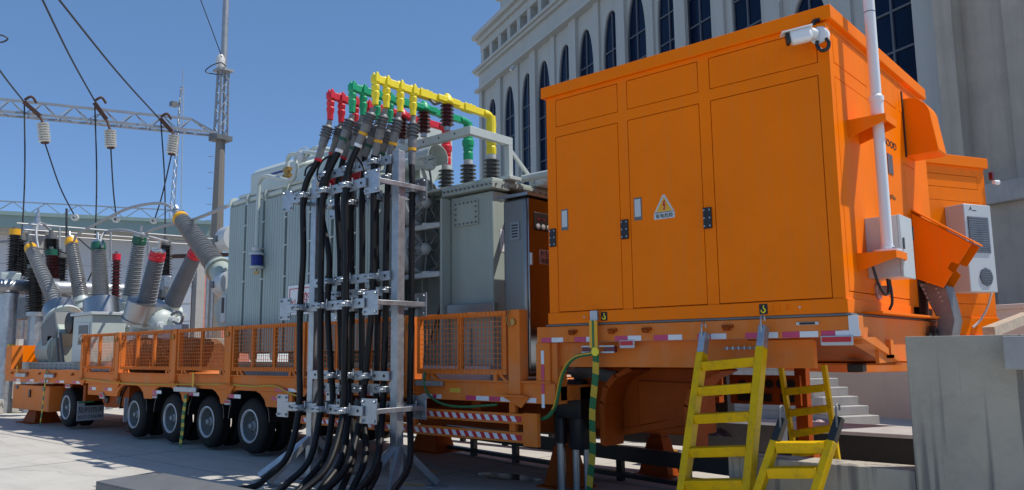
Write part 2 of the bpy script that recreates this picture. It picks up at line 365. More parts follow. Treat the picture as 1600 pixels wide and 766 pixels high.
while s > 8:
    bx("attic_column", 'render_wall', s-.17, s+.17, -.62, .02, 16.342, 17.35)
    wdw = bx("window", 'glass', s-1.02, s-.3, -.60, -.56, 16.4, 17.15)
    fr = MB(); fr.box(s-.68, s-.64, -.555, -.53, 16.4, 17.15); fr.box(s-1.05, s-.27, -.557, -.532, 17.15, 17.2); fr.build("frame", 'grey_dark', wdw, local=True)
    s -= 1.12; k += 1
bx("attic_lintel", 'render_wall', 3.0, SL+.05, -.66, .05, 17.35, 17.75)
bx("cornice", 'render_wall', 3.0, SL+.2, -.7, .22, 17.752, 18.0, bevel=.03)
bx("cornice", 'render_wall', 3.0, SL+.4, -.71, .42, 18.002, 18.25, bevel=.03)
bx("parapet", 'render_wall', 3.0, SL-1.6, -1.2, -.4, 18.25, 19.6)
bx("cornice", 'render_wall', 3.0, SL-1.4, -1.3, -.2, 19.602, 19.85, bevel=.03)
bx("side_wall", 'render_wall', 2.9, SL-.02, -9, -.42, 0, 18.2); bx("side_wall", 'render_wall', -9.4, 2.898, -6, -.42, 0, 10.4)
# broad stepped piers on the right
bx("pier", 'render_wall', -1.6, -1.135, -.3, .18, 0, 10.2)
bx("pier", 'render_wall', -1.95, -1.602, -.3, .32, 0, 10.2)
bx("pier", 'render_grey', -2.35, -1.952, -.3, .62, 0, 10.2)
bx("bare_wall", 'render_grey', -3.25, -2.352, -.3, .30, 0, 10.2)
bx("bare_wall", 'render_grey', -9.5, -3.252, -.3, .42, 0, 10.2)
# pinkish retaining wall in front, and the low annexe at the far right
e1, e2w = V((-.914, .407, 0)), V((-.407, -.914, 0))
pw_ = thing("retaining_wall", "pinkish rendered retaining wall behind the concrete stairs", "wall", P0, ang)
B("wall", 'pink', pw_, -7, 22, -.3, 0, 0, 2.3, local=True); B("coping", 'pink', pw_, -7, 22, -.34, .05, 2.302, 2.40, bevel=.02, local=True)
an = pD(1546, 322, 27); an_w = an+e2w*0
ax_ = thing("annexe", "low grey annexe with pale ledge at the right edge behind the second cabin", "building", (an.x, an.y, 0), ang)
B("wall", 'render_grey', ax_, -9, 0, -4, 0, 0, an.z, local=True); B("ledge", 'concrete', ax_, -9.2, .12, -4.1, .25, an.z+.002, an.z+.62, bevel=.03, local=True)
# small facade camera and pipe
mb = MB(); q = 22.0-2.7; mb.cyl((q, .3, 14.75), (q, .5, 14.75), .05); mb.cyl((q, .48, 14.72), (q, .62, 14.55), .08); mb.build("facade_camera", 'offwhite', bd, local=True)

# ------------------------------------------------------------------ stairs
st = thing("concrete_stairs", "pale concrete stairs climbing along the pinkish plinth behind the trailer", "stairs", (-5.5, 17.2, 0), 0)
sd_ = V((-.914, .407, 0)); sn = V((.407, .914, 0))
A0 = pZ(1375, 663); A1 = pZ(1318, 666); wdt = (A0-A1).length
for i in range(9):
    p = A1+sd_*(.255*i); q = p+sn*1.3*0.75
    mb = MB(); e = sd_*(3.6-.255*i); h = .185*(i+1)
    a, b = p, A0+sd_*(.255*i)
    mb.hexa([a+V((0, 0, h-.185)), b+V((0, 0, h-.185)), b+e+V((0, 0, h-.185)), a+e+V((0, 0, h-.185)), a+V((0, 0, h-.002)), b+V((0, 0, h-.002)), b+e+V((0, 0, h-.002)), a+e+V((0, 0, h-.002))])
    mb.build("step", 'concrete', st, bevel=.012)

# ------------------------------------------------------------------ foreground concrete wall with a low sill part
wl = thing("concrete_wall", "stained grey concrete wall at the right with a low sill beside it", "wall", (-1, 6.4, 0))
WY = 6.28
mb = MB(); mb.box(-1.67, 3.2, WY, WY+.32, 0, 1.672); mb.build("wall_body", 'stained', wl, bevel=.008)
a = pY(1150, 706, WY-.02)
mb = MB(); mb.box(-3.12, -1.672, WY+.002, WY+.3, 0, .71); mb.build("low_sill", 'stained', wl, bevel=.008)
mb = MB(); mb.box(-3.10, 3.4, WY+.322, WY+.6, 0, .30); mb.build("footing", 'concrete', wl)
c0 = pY(1572, 527, WY-.05)
mb = MB(); mb.box(c0.x, 3.2, WY-.20, WY-.002, 1.44, c0.z+.005); mb.build("coping_block", 'concrete', wl, bevel=.01)
# platform behind wall, upstand blackened for a pit's shade, seen through the gap
up_ = thing("pit_upstand", "black coated low upstand with pale concrete coping behind the low sill", "wall", (-4.2, 11, 0))
mb = MB(); mb.box(-5.65, -2.55, 11.0, 11.2, 0, .438); mb.build("pit_face", 'pit_shade', up_)
mb = MB(); mb.box(-5.75, -2.45, 10.96, 12.1, .44, .49); mb.build("coping", 'concrete', up_, bevel=.01)
mb = MB(); mb.box(-5.95, -5.652, 10.9, 12.1, 0, .438); mb.build("return_block", 'concrete', up_, bevel=.01)

# ------------------------------------------------------------------ substation hall far left
HR, HLn = pZ(322, 352, 11), pZ(0, 337, 11)
hd = (HLn-HR); hd.z = 0; hd.normalize(); HR.z = 0
ha = math.atan2(hd.y, hd.x); hall = thing("substation_hall", "long pale hall with teal eaves fascia behind the switchyard", "building", HR, ha)
def hx(name, m, *a, bevel=0.): return B(name, m, hall, *a, bevel=bevel, local=True)
hx("wall", 'hallwall', .8, 60, -14, 0, 0, 10)
hx("fascia", 'teal', -.2, 60, -14, 1.9, 9.95, 10.75)
hx("gutter", 'teal', -.4, 60, -14, 2.1, 10.752, 11.0)
hx("soffit_band", 'render_grey', -.1, 60, -.2, 1.7, 9.7, 9.948)
for k in range(6): hx("cladding_joint", 'render_grey', .8, 60, .001, .02, 1.5+k*1.25, 1.53+k*1.25)
tr = MB()
for k in range(22):
    x = 1.5+k*1.9
    tr.beam((x, 1.4, 11), (x+.95, 1.4, 11.75), .06, .06); tr.beam((x+.95, 1.4, 11.75), (x+1.9, 1.4, 11), .06, .06)
tr.beam((1.5, 1.4, 11.75), (44, 1.4, 11.75), .08, .08); tr.build("roof_truss_rail", 'lattice', hall, local=True)
cb = thing("coral_building", "small coral coloured building seen between the poles beyond the hall", "building", pD(318, 548, 75))
cc = pD(318, 450, 75)
mb = MB(); mb.box(cc.x-5, cc.x+3, cc.y-2, cc.y+3, 0, pD(318, 431, 75).z); mb.build("wall", 'coral', cb)
mb = MB(); mb.box(cc.x-5.3, cc.x+3.3, cc.y-2.3, cc.y-2.002, pD(318, 462, 75).z, pD(318, 455, 75).z); mb.build("fascia", 'teal', cb)
for k in range(4):
    mb = MB(); q = pD(307+k*8, 448, 74); mb.box(q.x-.15, q.x+.15, cc.y-2.2, cc.y-2.002, q.z-1.0, q.z+.3); mb.build("window", 'glass', cb)

# ------------------------------------------------------------------ left yard edge
mb = MB(); a = pZ(-30, 650); b = pZ(72, 636)
mb.beam(a+V((0, 0, .2)), b+V((0, 0, .2)), .35, .40); tag(mb.build("concrete_kerb", 'concrete', bevel=.02), "pale concrete kerb block on the ground at the far left", "kerb")
# white sheeted enclosure
ws = thing("white_sheet_enclosure", "white sheeted enclosure wall standing behind the kerb at far left", "enclosure", pD(0, 632, 31))
c = pD(0, 632, 31); c1 = pD(17, 632, 31)
ux = (c1-c); ux.z = 0; ux.normalize()
for k in range(4):
    mb = MB(); mb.beam(c+ux*(.16-.85*k-.83)+V((0, 0, .9-c.z)), c+ux*(.16-.85*k)+V((0, 0, .9-c.z)), .05, 1.75, (0, 0, 1)); mb.build("panel", 'tarp', ws)
mb = MB(); mb.cyl((c1.x, c1.y, 0), (c1.x, c1.y, 1.9), .04); mb.build("post", 'galv', ws)
# ================================================================== SWITCHYARD BACKGROUND
PB = V((-31.23, 16.56, 0))
gp = thing("gantry_pole", "tall tapered steel pole with lattice section and thin top mast", "pole", PB)
mb = MB(); mb.lathe(PB, (0, 0, 1), [(0, .36), (10.75, .19)], 12); mb.build("shaft", 'pole', gp, ang=.4)
mb = MB(); mb.box(PB.x-.36, PB.x+.36, PB.y-.36, PB.y+.36, 10.752, 10.95); mb.build("head_plate", 'grey_dark', gp)
zt = pD(352, 113, math.hypot(PB.x, PB.y)).z
mb = MB(); w = .20
for sx, sy in ((-1, -1), (1, -1), (1, 1), (-1, 1)): mb.beam(PB+V((sx*w, sy*w, 10.9)), PB+V((sx*w*.8, sy*w*.8, zt)), .08, .08)
n = 7; dz = (zt-10.95)/n
for i in range(n):
    z = 10.95+i*dz
    for a, b in (((-1, -1), (1, -1)), ((1, -1), (1, 1)), ((1, 1), (-1, 1)), ((-1, 1), (-1, -1))):
        s_ = 1 if i % 2 else -1
        a, b = (a, b) if s_ > 0 else (b, a)
        mb.beam(PB+V((a[0]*w, a[1]*w, z)), PB+V((b[0]*w*.95, b[1]*w*.95, z+dz)), .03, .03)
mb.build("lattice_section", 'lattice', gp)
mb = MB(); mb.box(PB.x-.32, PB.x+.32, PB.y-.32, PB.y+.32, zt, zt+.1); mb.cyl(PB+V((0, 0, zt+.1)), PB+V((0, 0, zt+14)), .14, .10)
mb.cyl(PB+V((0, 0, zt+5.2)), PB+V((0, 0, zt+5.35)), .24); mb.build("top_mast", 'lattice', gp)
mb = MB(); mb.lathe(PB+V((.1, -.2, zt+.1)), (0, 0, 1), [(0, .16), (.4, .2), (.6, .1)], 12); mb.build("insulator", 'insul_white', gp)
mb = MB()
for i in range(14):
    z = 1+i*.7; mb.cyl(PB+V((-.3, -.15, z)), PB+V((-.5, -.25, z)), .015, n=5)
mb.build("climbing_pegs", 'lattice', gp)
# gantry beam
gd = (pZ(0, 179, 10.98)-V((PB.x, PB.y, 11))); gd.z = 0; gl_ = gd.length; gd.normalize(); gn = V((gd.y, -gd.x, 0))
gb = thing("gantry_beam", "horizontal steel lattice beam joined to the tall pole on the left", "gantry", PB+V((0, 0, 11)))
S0 = PB+V((0, 0, 10.98)); LL = 13.0
TT = pD(322, 193, (PB+gd*.9).length)
mb = MB(); hh = .62
ch = [lambda t: S0+gd*t+gn*.3+V((0, 0, .06)), lambda t: S0+gd*t-gn*.3+V((0, 0, .06)), lambda t: S0+gd*t+V((0, 0, hh))]
mb.beam(ch[0](.2), ch[0](LL), .09, .09); mb.beam(ch[1](.2), ch[1](LL), .09, .09); mb.beam(ch[2](1.2), ch[2](LL), .09, .09)
mb.beam(ch[0](.25), ch[2](1.2), .07, .07); mb.beam(ch[1](.25), ch[2](1.2), .07, .07)
mb.build("chord", 'lattice', gb)
t = 1.2
mb = MB()
while t < LL-.8:
    for c in (0, 1):
        mb.beam(ch[2](t), ch[c](t+.55), .035, .035); mb.beam(ch[c](t+.55), ch[2](t+1.1), .035, .035)
    mb.beam(ch[0](t), ch[1](t+.55), .03, .03); t += 1.1
mb.build("lacing", 'lattice', gb)
# far communication mast
fm = pD(266, 548, 150); h1 = pD(273, 108, 150).z
mt = thing("far_lattice_mast", "thin distant lattice communication mast rising beyond the hall", "mast", (fm.x, fm.y, 0))
mb = MB(); n = 26
def fw_(z): return 1.5*(1-z/h1)**1.2+.18
for sx, sy in ((-1, -1), (1, -1), (0, 1)):
    for i in range(n):
        z0, z1 = h1*.94*i/n, h1*.94*(i+1)/n
        mb.beam(V((fm.x+sx*fw_(z0), fm.y+sy*fw_(z0), z0)), V((fm.x+sx*fw_(z1), fm.y+sy*fw_(z1), z1)), .13, .13)
        mb.beam(V((fm.x+sx*fw_(z0), fm.y+sy*fw_(z0), z0)), V((fm.x-sx*fw_(z1), fm.y+sy*fw_(z1), z1)), .07, .07)
mb.cyl(V((fm.x, fm.y, h1*.93)), V((fm.x, fm.y, h1)), .08, n=5); mb.build("lattice", 'lattice', mt)
mb = MB(); q = pD(272, 163, 150); mb.box(q.x-.6, q.x+.6, q.y-.6, q.y+.6, q.z-.4, q.z+.4); mb.build("antenna", 'grey_dark', mt)

# ------------------------------------------------------------------ hanging insulators and wires
GD = 34.0
def on_beam(u): # distance of the beam under pixel column u
    d = ray(u, 300); n_ = gn; p0 = S0
    t = (p0.x*n_.x+p0.y*n_.y)/(d.x*n_.x+d.y*n_.y); return math.hypot(d.x*t, d.y*t)
ords = ["nearest the left picture edge", "in the middle of the beam", "nearest the tall pole"]
hang = [((38, 160), (62, 181), (67, 192), (70, 223), (118, 340), (33, 395)), ((148, 161), (166, 186), (172, 203), (173, 231), (182, 343), (148, 400)), ((251, 186), (268, 205), (272, 211), (268, 241), (241, 345), (258, 390))]
for k, (a, b, c, d, e, f) in enumerate(hang):
    D = on_beam(a[0])-.35
    pa, pb, pc, pd_ = pD(*a, D), pD(*b, D-.2), pD(*c, D-.25), pD(*d, D-.25)
    hi = thing("insulator_string", "white ribbed suspension insulator under the gantry beam, "+ords[k], "insulator", pc, 0, "insulators hanging from the gantry beam")
    mb = MB(); mb.beam(pa, pb, .12, .16); mb.cyl(pb, pc, .05, n=6); mb.build("link_arm", 'rust', hi)
    ax = pd_-pc; mb = MB(); mb.lathe(pc, ax, shed_profile(ax.length, .10, .10, .13, 8), 14); mb.build("sheds", 'insul_white', hi)
    mb = MB(); mb.cyl(pc, pc+ax*.08, .13, n=8); mb.cyl(pd_-ax*.03, pd_+ax*.04, .15, n=8); mb.tube([pa+V((.0, 0, .1)), pa+V((.12, .2, .25)), pa+V((.1, .4, .05))], .05, 6); mb.build("fitting", 'rust', hi)
    pe = pD(*e, D+1.0)
    mb = MB(); mb.tube([pd_, (pd_+pe)/2+V((0, 0, -.25)), pe], .028, 5, 6)
    tag(mb.build("dropper_wire", 'wire'), "dark wire running down from the white insulator "+ords[k], "wire", "wires below the gantry")
    rg = thing("ring_insulator", "small white ring insulator at the lower wire end, "+["leftmost of three", "middle of three", "rightmost of three"][k], "insulator", pe, 0, "small ring insulators")
    mb = MB(); mb.lathe(pe-rt*.0-fw*.12, fw, [(0, .06), (.02, .14), (.14, .14), (.17, .07)], 14); mb.build("body", 'insul_white', rg)
    mb = MB(); mb.lathe(pe-fw*.17, fw, [(0, .03), (.05, .06)], 10); mb.build("socket", 'grey_dark', rg)
    pf = pD(*f, D-.3)
    mb = MB(); mb.tube([pa, (pa*.5+pf*.5)+V((.06, .05, 0)), pf], .028, 5, 6)
    tag(mb.build("vertical_wire", 'wire'), "dark vertical wire dropping from the gantry beam, "+["leftmost", "middle", "rightmost"][k]+" of three", "wire", "wires below the gantry")
for k, (a, b, dd) in enumerate((((38, 160), (-60, 18), 24), ((148, 158), (52, -30), 24), ((250, 187), (70, -28), 22))):
    D = on_beam(a[0])-.3; p, q = pD(*a, D), pD(*b, dd)
    mb = MB(); mb.tube([p, p*.5+q*.5+V((0, 0, -.12)), q], .032, 5, 8)
    tag(mb.build("overhead_wire", 'wire'), "dark overhead wire sloping up out of the picture, "+["at the far left", "second from left", "longest of the three"][k], "wire", "overhead wires above the gantry")
p, q = pD(352, 103, 35.3), pD(306, -20, 33)
mb = MB(); mb.tube([p, q], .02, 5, 1); tag(mb.build("stay_wire", 'wire'), "thin wire running up from the pole's lattice head", "wire")
mb = MB(); mb.tube([pD(353, 104, 35), pD(345, 98, 34.9), pD(330, 103, 34.8), pD(321, 112, 34.9), pD(335, 116, 35), pD(348, 116, 35)], .025, 5, 6); tag(mb.build("wire_loop", 'wire'), "dark wire loop beside the pole's lattice head", "wire")
mb = MB(); mb.tube([pD(-6, 54, 26), pD(5, 56, 26), pD(12, 61, 26), pD(4, 66, 26), pD(-6, 65, 26)], .025, 5, 6); tag(mb.build("wire_loop", 'wire'), "dark wire loop at the upper left picture edge", "wire")

# ------------------------------------------------------------------ bus pipe, posts and porcelain in the yard behind
bp0, bp1 = pD(-20, 447, 27), pD(269, 456, 30)
bpz = .5*(bp0.z+bp1.z); 
mb = MB(); d = (bp1-bp0).normalized(); mb.cyl(bp0, bp1, .215, .235, n=18)
mb.lathe(bp1, d, [(0, .26), (.06, .26)], 18)
bpp = thing("bus_pipe", "thick pale metal bus pipe running level across the switchyard", "pipe", bp1*.5+bp0*.5)
mb.build("pipe", 'galv', bpp)
for u, v0 in ((10, 470), (66, 455), (118, 465), (215, 466)):
    t = (u+20)/289; c = bp0.lerp(bp1, t); c.z -= .1
    if u == 66: mb = MB(); mb.cyl((c.x, c.y, 0), (c.x, c.y, c.z), .30, n=18); mb.lathe((c.x, c.y, c.z), (0, 0, 1), [(0, .30), (.15, .28), (.25, .2)], 18); mb.cyl((c.x, c.y, c.z-1.1), (c.x, c.y, c.z-1.0), .34, n=18)
    else: mb = MB(); mb.cyl((c.x, c.y, 0), (c.x, c.y, c.z-.1), .24, n=14)
    mb.build("pipe_leg", 'galv', bpp)
def post_ins(label, top, bot, D, r, m, cap=None, capm='grey_dark', n=14, grp="porcelain posts in the switchyard", base=True):
    a, b = pD(*bot, D), pD(*top, D); ax = b-a
    o = thing("post_insulator", label, "insulator", (a.x, a.y, 0), 0, grp)
    mb = MB(); mb.lathe(a, ax, shed_profile(ax.length, r*.62, r*.6, r*.42, n, .25), 14); mb.build("sheds", m, o)
    mb = MB(); mb.cyl(b, b+ax.normalized()*.12, r*.75, n=12); mb.cyl(b+ax.normalized()*.12, b+ax.normalized()*.28, r*.3, n=8); mb.build("head", capm, o)
    if cap:
        mb = MB(); mb.cyl(b+ax.normalized()*.01, b+ax.normalized()*.2, r*.8, n=12); mb.build("cap", cap, o)
    if base:
        mb = MB(); mb.cyl((a.x, a.y, 0), (a.x, a.y, a.z-.1), r*.7, n=10); mb.cyl(a-V((0, 0, .12)), a, r*1.05, n=12); mb.build("pedestal", 'galv', o)
    return o
post_ins("black porcelain post with amber top, leftmost in the switchyard", (23, 368), (20, 425), 29.5, .21, 'insul_black', 'capyel')
post_ins("black porcelain post second from the left edge", (33, 376), (32, 432), 30, .19, 'insul_black')
post_ins("black porcelain post third from the left edge", (43, 378), (44, 440), 30.5, .19, 'insul_black')
post_ins("black porcelain post half hidden behind the leftmost grey bushing", (55, 420), (56, 488), 27, .27, 'insul_black', n=18)
post_ins("dark red porcelain post with green band behind the grey bushings", (80, 400), (80, 436), 28, .22, 'insul_brown', 'capgre')
post_ins("black porcelain post standing on the dark red one", (80, 374), (80, 398), 28.2, .23, 'insul_black', base=False)
post_ins("short black porcelain post with flat grey lid", (94, 403), (92, 440), 28.5, .27, 'insul_black', n=9)
post_ins("slender dark red post with crimson cap between the green capped bushings", (182, 407), (180, 466), 27, .15, 'insul_brown', 'capred', n=12)
post_ins("dark brown porcelain post right of the red capped bushing", (258, 384), (257, 432), 29, .25, 'insul_black', n=12)
post_ins("thick black post under the end of the bus pipe", (256, 466), (258, 500), 28, .45, 'insul_black', n=9)
for k, (v0, v1) in enumerate(((340, 357), (348, 362), (374, 396))):
    pass
for k, (u0, v0, u1, v1) in enumerate(((26, 349, 340, 374), (36, 359, 330, 380), (42, 367, 330, 384))):
    mb = MB(); mb.cyl(pD(u0, v0, 31), pD(u1, v1, 34.5), .03, n=6); tag(mb.build("busbar_rod", 'wirelight'), "thin pale busbar rod across the hall front, "+["topmost", "middle", "lowest"][k]+" of three", "rod", "thin busbar rods")
# concrete lattice post left
q0, q1 = pD(50, 470, 32), pD(52, 350, 32)
yp = thing("yard_post", "grey concrete post with pointed top behind the amber capped bushing", "pole", (q0.x, q0.y, 0))
mb = MB(); mb.beam((q0.x, q0.y, 0), (q0.x, q0.y, q1.z), .42, .42); mb.build("shaft", 'concrete', yp)
mb = MB(); mb.lathe((q0.x, q0.y, q1.z), (0, 0, 1), [(0, .12), (.6, .02)], 8); mb.box(q0.x-.5, q0.x+.5, q0.y-.3, q0.y+.3, q1.z-.25, q1.z-.02); mb.build("head", 'galv', yp)
q0, q1 = pD(308, 500, 30), pD(305, 400, 30)
yp = thing("yard_post", "dark concrete post right of the steeply leaning bushing", "pole", (q0.x, q0.y, 0))
mb = MB(); mb.beam((q0.x, q0.y, 0), (q0.x, q0.y, q1.z), .3, .3); mb.build("shaft", 'concrete', yp)
mb = MB(); mb.beam((q0.x-1, q0.y-.8, q1.z), (q0.x+1.2, q0.y+1.5, q1.z+.1), .1, .14); mb.build("cross_arm", 'rust', yp)
for k, u in enumerate((325, 332)):
    q = pD(u, 430, 27+k); mb = MB(); mb.cyl((q.x, q.y, 0), (q.x, q.y, pD(u, 425-k*5, 27+k).z), .05, n=8)
    tag(mb.build("conduit_pole", 'galv'), ["thin galvanised conduit standing left of the transformer", "thin galvanised conduit touching the transformer's outline"][k], "pole", "conduits by the transformer")
for k, (u, v0, v1) in enumerate(((104, 326, 420), (93, 354, 404), (173, 358, 408), (232, 375, 400))):
    D = 29.5; mb = MB(); mb.cyl(pD(u, v1, D), pD(u, v0, D), .035, n=6); tag(mb.build("standing_rod", 'wirelight' if k else 'wire'), "thin vertical rod in the yard, "+["leftmost and tallest", "above the flat lidded post", "left of the central green bushing", "left of the red capped bushing"][k], "rod", "thin rods in the yard")
# machinery cabinets low behind the switchgear
mc = thing("yard_machinery", "grey drive boxes and frames beneath the black posts at left", "machinery", pD(20, 440, 29))
for (u0, v0, u1, v1, m) in ((0, 428, 34, 446, 'grey_light'), (24, 466, 46, 500, 'galv'), (84, 452, 112, 472, 'galv'), (88, 470, 108, 560, 'grey_dark'), (150, 470, 205, 500, 'galv'), (255, 432, 268, 450, 'galv')):
    a, b = pD(u0, v1, 28.6), pD(u1, v0, 28.6); mb = MB(); mb.beam(V((a.x, a.y, (a.z+b.z)/2)), V((b.x, b.y, (a.z+b.z)/2)), .5, b.z-a.z); mb.build("drive_box", m, mc, bevel=.03)
a, b = pD(-10, 538, 27.5), pD(86, 536, 28.5)
lw = thing("low_white_wall", "low pale wall segments behind the rear deck", "wall", (a.x, a.y, 0))
for k in range(3):
    p, q = a.lerp(b, k/3), a.lerp(b, (k+.98)/3); zt_ = a.z+.15
    mb = MB(); mb.beam(V((p.x, p.y, zt_/2)), V((q.x, q.y, zt_/2)), .3, zt_); mb.build("segment", 'offwhite' if k else 'concrete', lw)
# ================================================================== TRAILER
TY = 6.67; TF = 9.73
tl = thing("heavy_trailer", "long orange heavy-haul trailer with mesh side rails carrying the equipment", "trailer", (-12, 8.2, 0))
def T(name, m, *a, bevel=.006): return B(name, m, tl, *a, bevel=bevel)
OT = 'orange_truck'
# low deck
T("deck_plate", OT, -18.1, -5.25, TY+.08, TF-.08, 1.06, 1.22)
T("side_beam", OT, -18.0, -5.26, TY, TY+.078, 1.03, 1.25)
T("side_beam", OT, -18.0, -5.26, TF-.078, TF, 1.03, 1.25)
mb = MB(); mb.box(-18, -5.3, TY-.03, TY+.03, 1.252, 1.27); mb.build("edge_flange", OT, tl)
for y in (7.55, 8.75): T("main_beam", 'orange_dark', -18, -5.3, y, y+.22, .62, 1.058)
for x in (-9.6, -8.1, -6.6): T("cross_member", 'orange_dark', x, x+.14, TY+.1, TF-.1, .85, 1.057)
# rear deck
RX0 = pY(9, 588, TY).x; TB0, TB1, TB2 = pY(18, 615, TY).x, pY(75, 615, TY).x, pY(89, 615, TY).x
T("rear_deck", OT, RX0+.02, -18.02, TY+.06, TF-.06, 1.08, 1.25)
T("side_beam", OT, RX0, -18.02, TY-.01, TY+.058, 1.0, 1.30)
T("side_beam", OT, RX0, -18.02, TF-.058, TF, 1.0, 1.30)
T("end_post", OT, RX0-.1, pY(18, 560, TY).x, TY, TY+.25, 1.2, pY(14, 541, TY).z)
T("tool_box", OT, TB0, TB1, TY+.03, TY+.75, .34, .92, bevel=.015)
T("bracket_panel", 'orange_dark', TB1+.05, TB2, TY+.3, TY+.75, .38, 1.0, bevel=.015)
for x in (TB0+.25, TB1-.4): T("box_latch", 'grey_dark', x, x+.12, TY+.0, TY+.029, .82, .90)
T("box_lock", 'black', (TB0+TB1)/2-.05, (TB0+TB1)/2+.05, TY+.0, TY+.029, .64, .82)
for y in (7.6, 8.7): T("main_beam", 'orange_dark', -22.4, -18, y, y+.25, .66, 1.078)
# axle frames
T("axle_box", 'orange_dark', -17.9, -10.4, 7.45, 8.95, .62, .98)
mb = MB()
# fascia over the wheels with arch cuts
wx = [pY(u, v, TY+.10).x for u, v in ((103, 637), (209, 650), (266, 653), (323, 658), (390, 665))]
pl = [(-17.75, 1.06), (-17.75, .80)]
for x in wx[1:]:
    for k in range(9):
        a = math.pi*(1-k/8); pl.append((x+.60*math.cos(a), .80+.27*math.sin(a)))
pl += [(-10.2, .80), (-10.2, 1.028)]
pl[0] = (-17.75, 1.028)
mb.prism([(x, TY+.012, z) for x, z in pl], (0, .05, 0)); mb.build("wheel_fascia", OT, tl, smooth=False)
for x in wx[1:]:
    mb = MB()
    for k in range(10):
        a0, a1 = math.pi*k/10, math.pi*(k+1)/10
        f = lambda a, r: (x+r*math.cos(a), .5+.06+r*.88*math.sin(a))
        (xa, za), (xb, zb) = f(a0, .60), f(a1, .60); (xc, zc), (xd, zd) = f(a0, .62), f(a1, .62)
        mb.hexa([(xa, TY+.07, za), (xb, TY+.07, zb), (xb, 7.5, zb), (xa, 7.5, za), (xc, TY+.07, zc), (xd, TY+.07, zd), (xd, 7.5, zd), (xc, 7.5, zc)])
    mb.build("mudguard", 'black', tl, smooth=False)
# rounded end box in front of second axle
mb = MB(); pl = [(-17.2, 1.0), (-15.95, 1.0), (-15.95, .62), (-16.6, .56), (-17.05, .56), (-17.2, .68)]
mb.prism([(x, TY+.1, z) for x, z in pl], (0, .5, 0)); mb.build("bracket_box", 'orange_dark', tl)
mb = MB()
for x in (-16.95, -16.35): mb.lathe((x, TY+.1, .74), (0, -1, 0), [(0, .10), (.03, .10), (.05, .05)], 14)
mb.build("axle_pin", 'black', tl)
T("fender_post", 'orange_dark', -18.02, -17.9, TY+.02, TY+.55, .55, 1.0)
# wheels
def wheel(x, yo, z, r=.43, dual=True):
    mb = MB(); w = .24
    mb.lathe((x, yo, z), (0, 1, 0), [(0, r*.60), (-.0, r*.62), (.0, r*.72), (.012, r*.86), (.03, r*.955), (.055, r), (w-.055, r), (w-.03, r*.955), (w, r*.8), (w, r*.60)], 40, False, False)
    if dual: mb.lathe((x, yo+w+.07, z), (0, 1, 0), [(0, r*.62), (0, r*.75), (.03, r*.955), (.055, r), (w-.055, r), (w, r*.8), (w, r*.6)], 36, False, False)
    for k in range(4):
        mb.lathe((x, yo+.06+k*.036, z), (0, 1, 0), [(0, r*1.0), (.002, r*1.008), (.022, r*1.008), (.024, r*1.0)], 40, False, False)
    ty = mb.build("wheel", 'tyre', tl)
    mb = MB(); q = r*.60
    mb.lathe((x, yo, z), (0, 1, 0), [(.02, q*1.03), (-.008, q*1.02), (-.012, q*.95), (.012, q*.88)], 32, False, False)
    mb.build("rim", 'rim', ty)
    mb = MB(); mb.lathe((x, yo, z), (0, 1, 0), [(.012, q*.88), (.11, q*.82), (.15, q*.72), (.13, q*.42)], 28, False, True)
    for k in range(8):
        a = k*math.pi/4; mb.bolt((x+q*.55*math.cos(a), yo+.115, z+q*.55*math.sin(a)), (0, -1, 0), .016, .03)
    mb.build("disc", 'disc', ty)
    mb = MB(); mb.lathe((x, yo+.105, z), (0, -1, 0), [(0, q*.30), (.04, q*.28), (.06, q*.18), (.10, q*.16), (.11, q*.08)], 20); mb.build("hub", 'hub', ty)
    return ty
for i, x in enumerate(wx): wheel(x, TY+.10, .47 if i else .475)
wheel(-17.3, 7.6, .46); wheel(-20.3, 8.9, .47)
for x in wx[1:]: wheel(x, 9.0, .47)
# mudflap with lettering (faces the front of the trailer)
fl = T("mudflap", 'mudflap', -17.92, -17.90, TY-.12, TY+.42, .25, .66)
for k, (tx, z, sz) in enumerate((("及时防务", .465, .135), ("0537-7336781", .325, .088))):
    text("lettering", tx, sz, (-17.897, TY+.15, z), (0, 1, 0), (0, 0, 1), 'ink', fl)
mb = MB(); mb.box(-17.899, -17.896, TY-.11, TY+.20, .62, .655); mb.build("green_strip", 'strapg', fl)
T("mudflap", 'mudflap', -15.98, -15.96, TY+.02, TY+.5, .32, .78)
# gooseneck
T("neck_band", OT, -5.5, -2.11, TY, TY+.12, 1.685, 1.855)
T("neck_web", OT, -5.3, -2.52, TY+.09, TY+.16, 1.425, 1.683)
T("neck_deck", 'orange_dark', -5.4, -2.25, TY+.122, TF, 1.76, 1.85)
T("neck_leg", OT, -5.52, -5.33, TY+.001, TY+.2, 1.03, 1.684)
T("neck_leg", OT, -5.329, -5.25, TY+.03, TY+.2, 1.03, 1.684)
T("neck_top_sheet", 'grey_dark', -5.36, -2.16, TY-.012, TF, 1.857, 1.878)
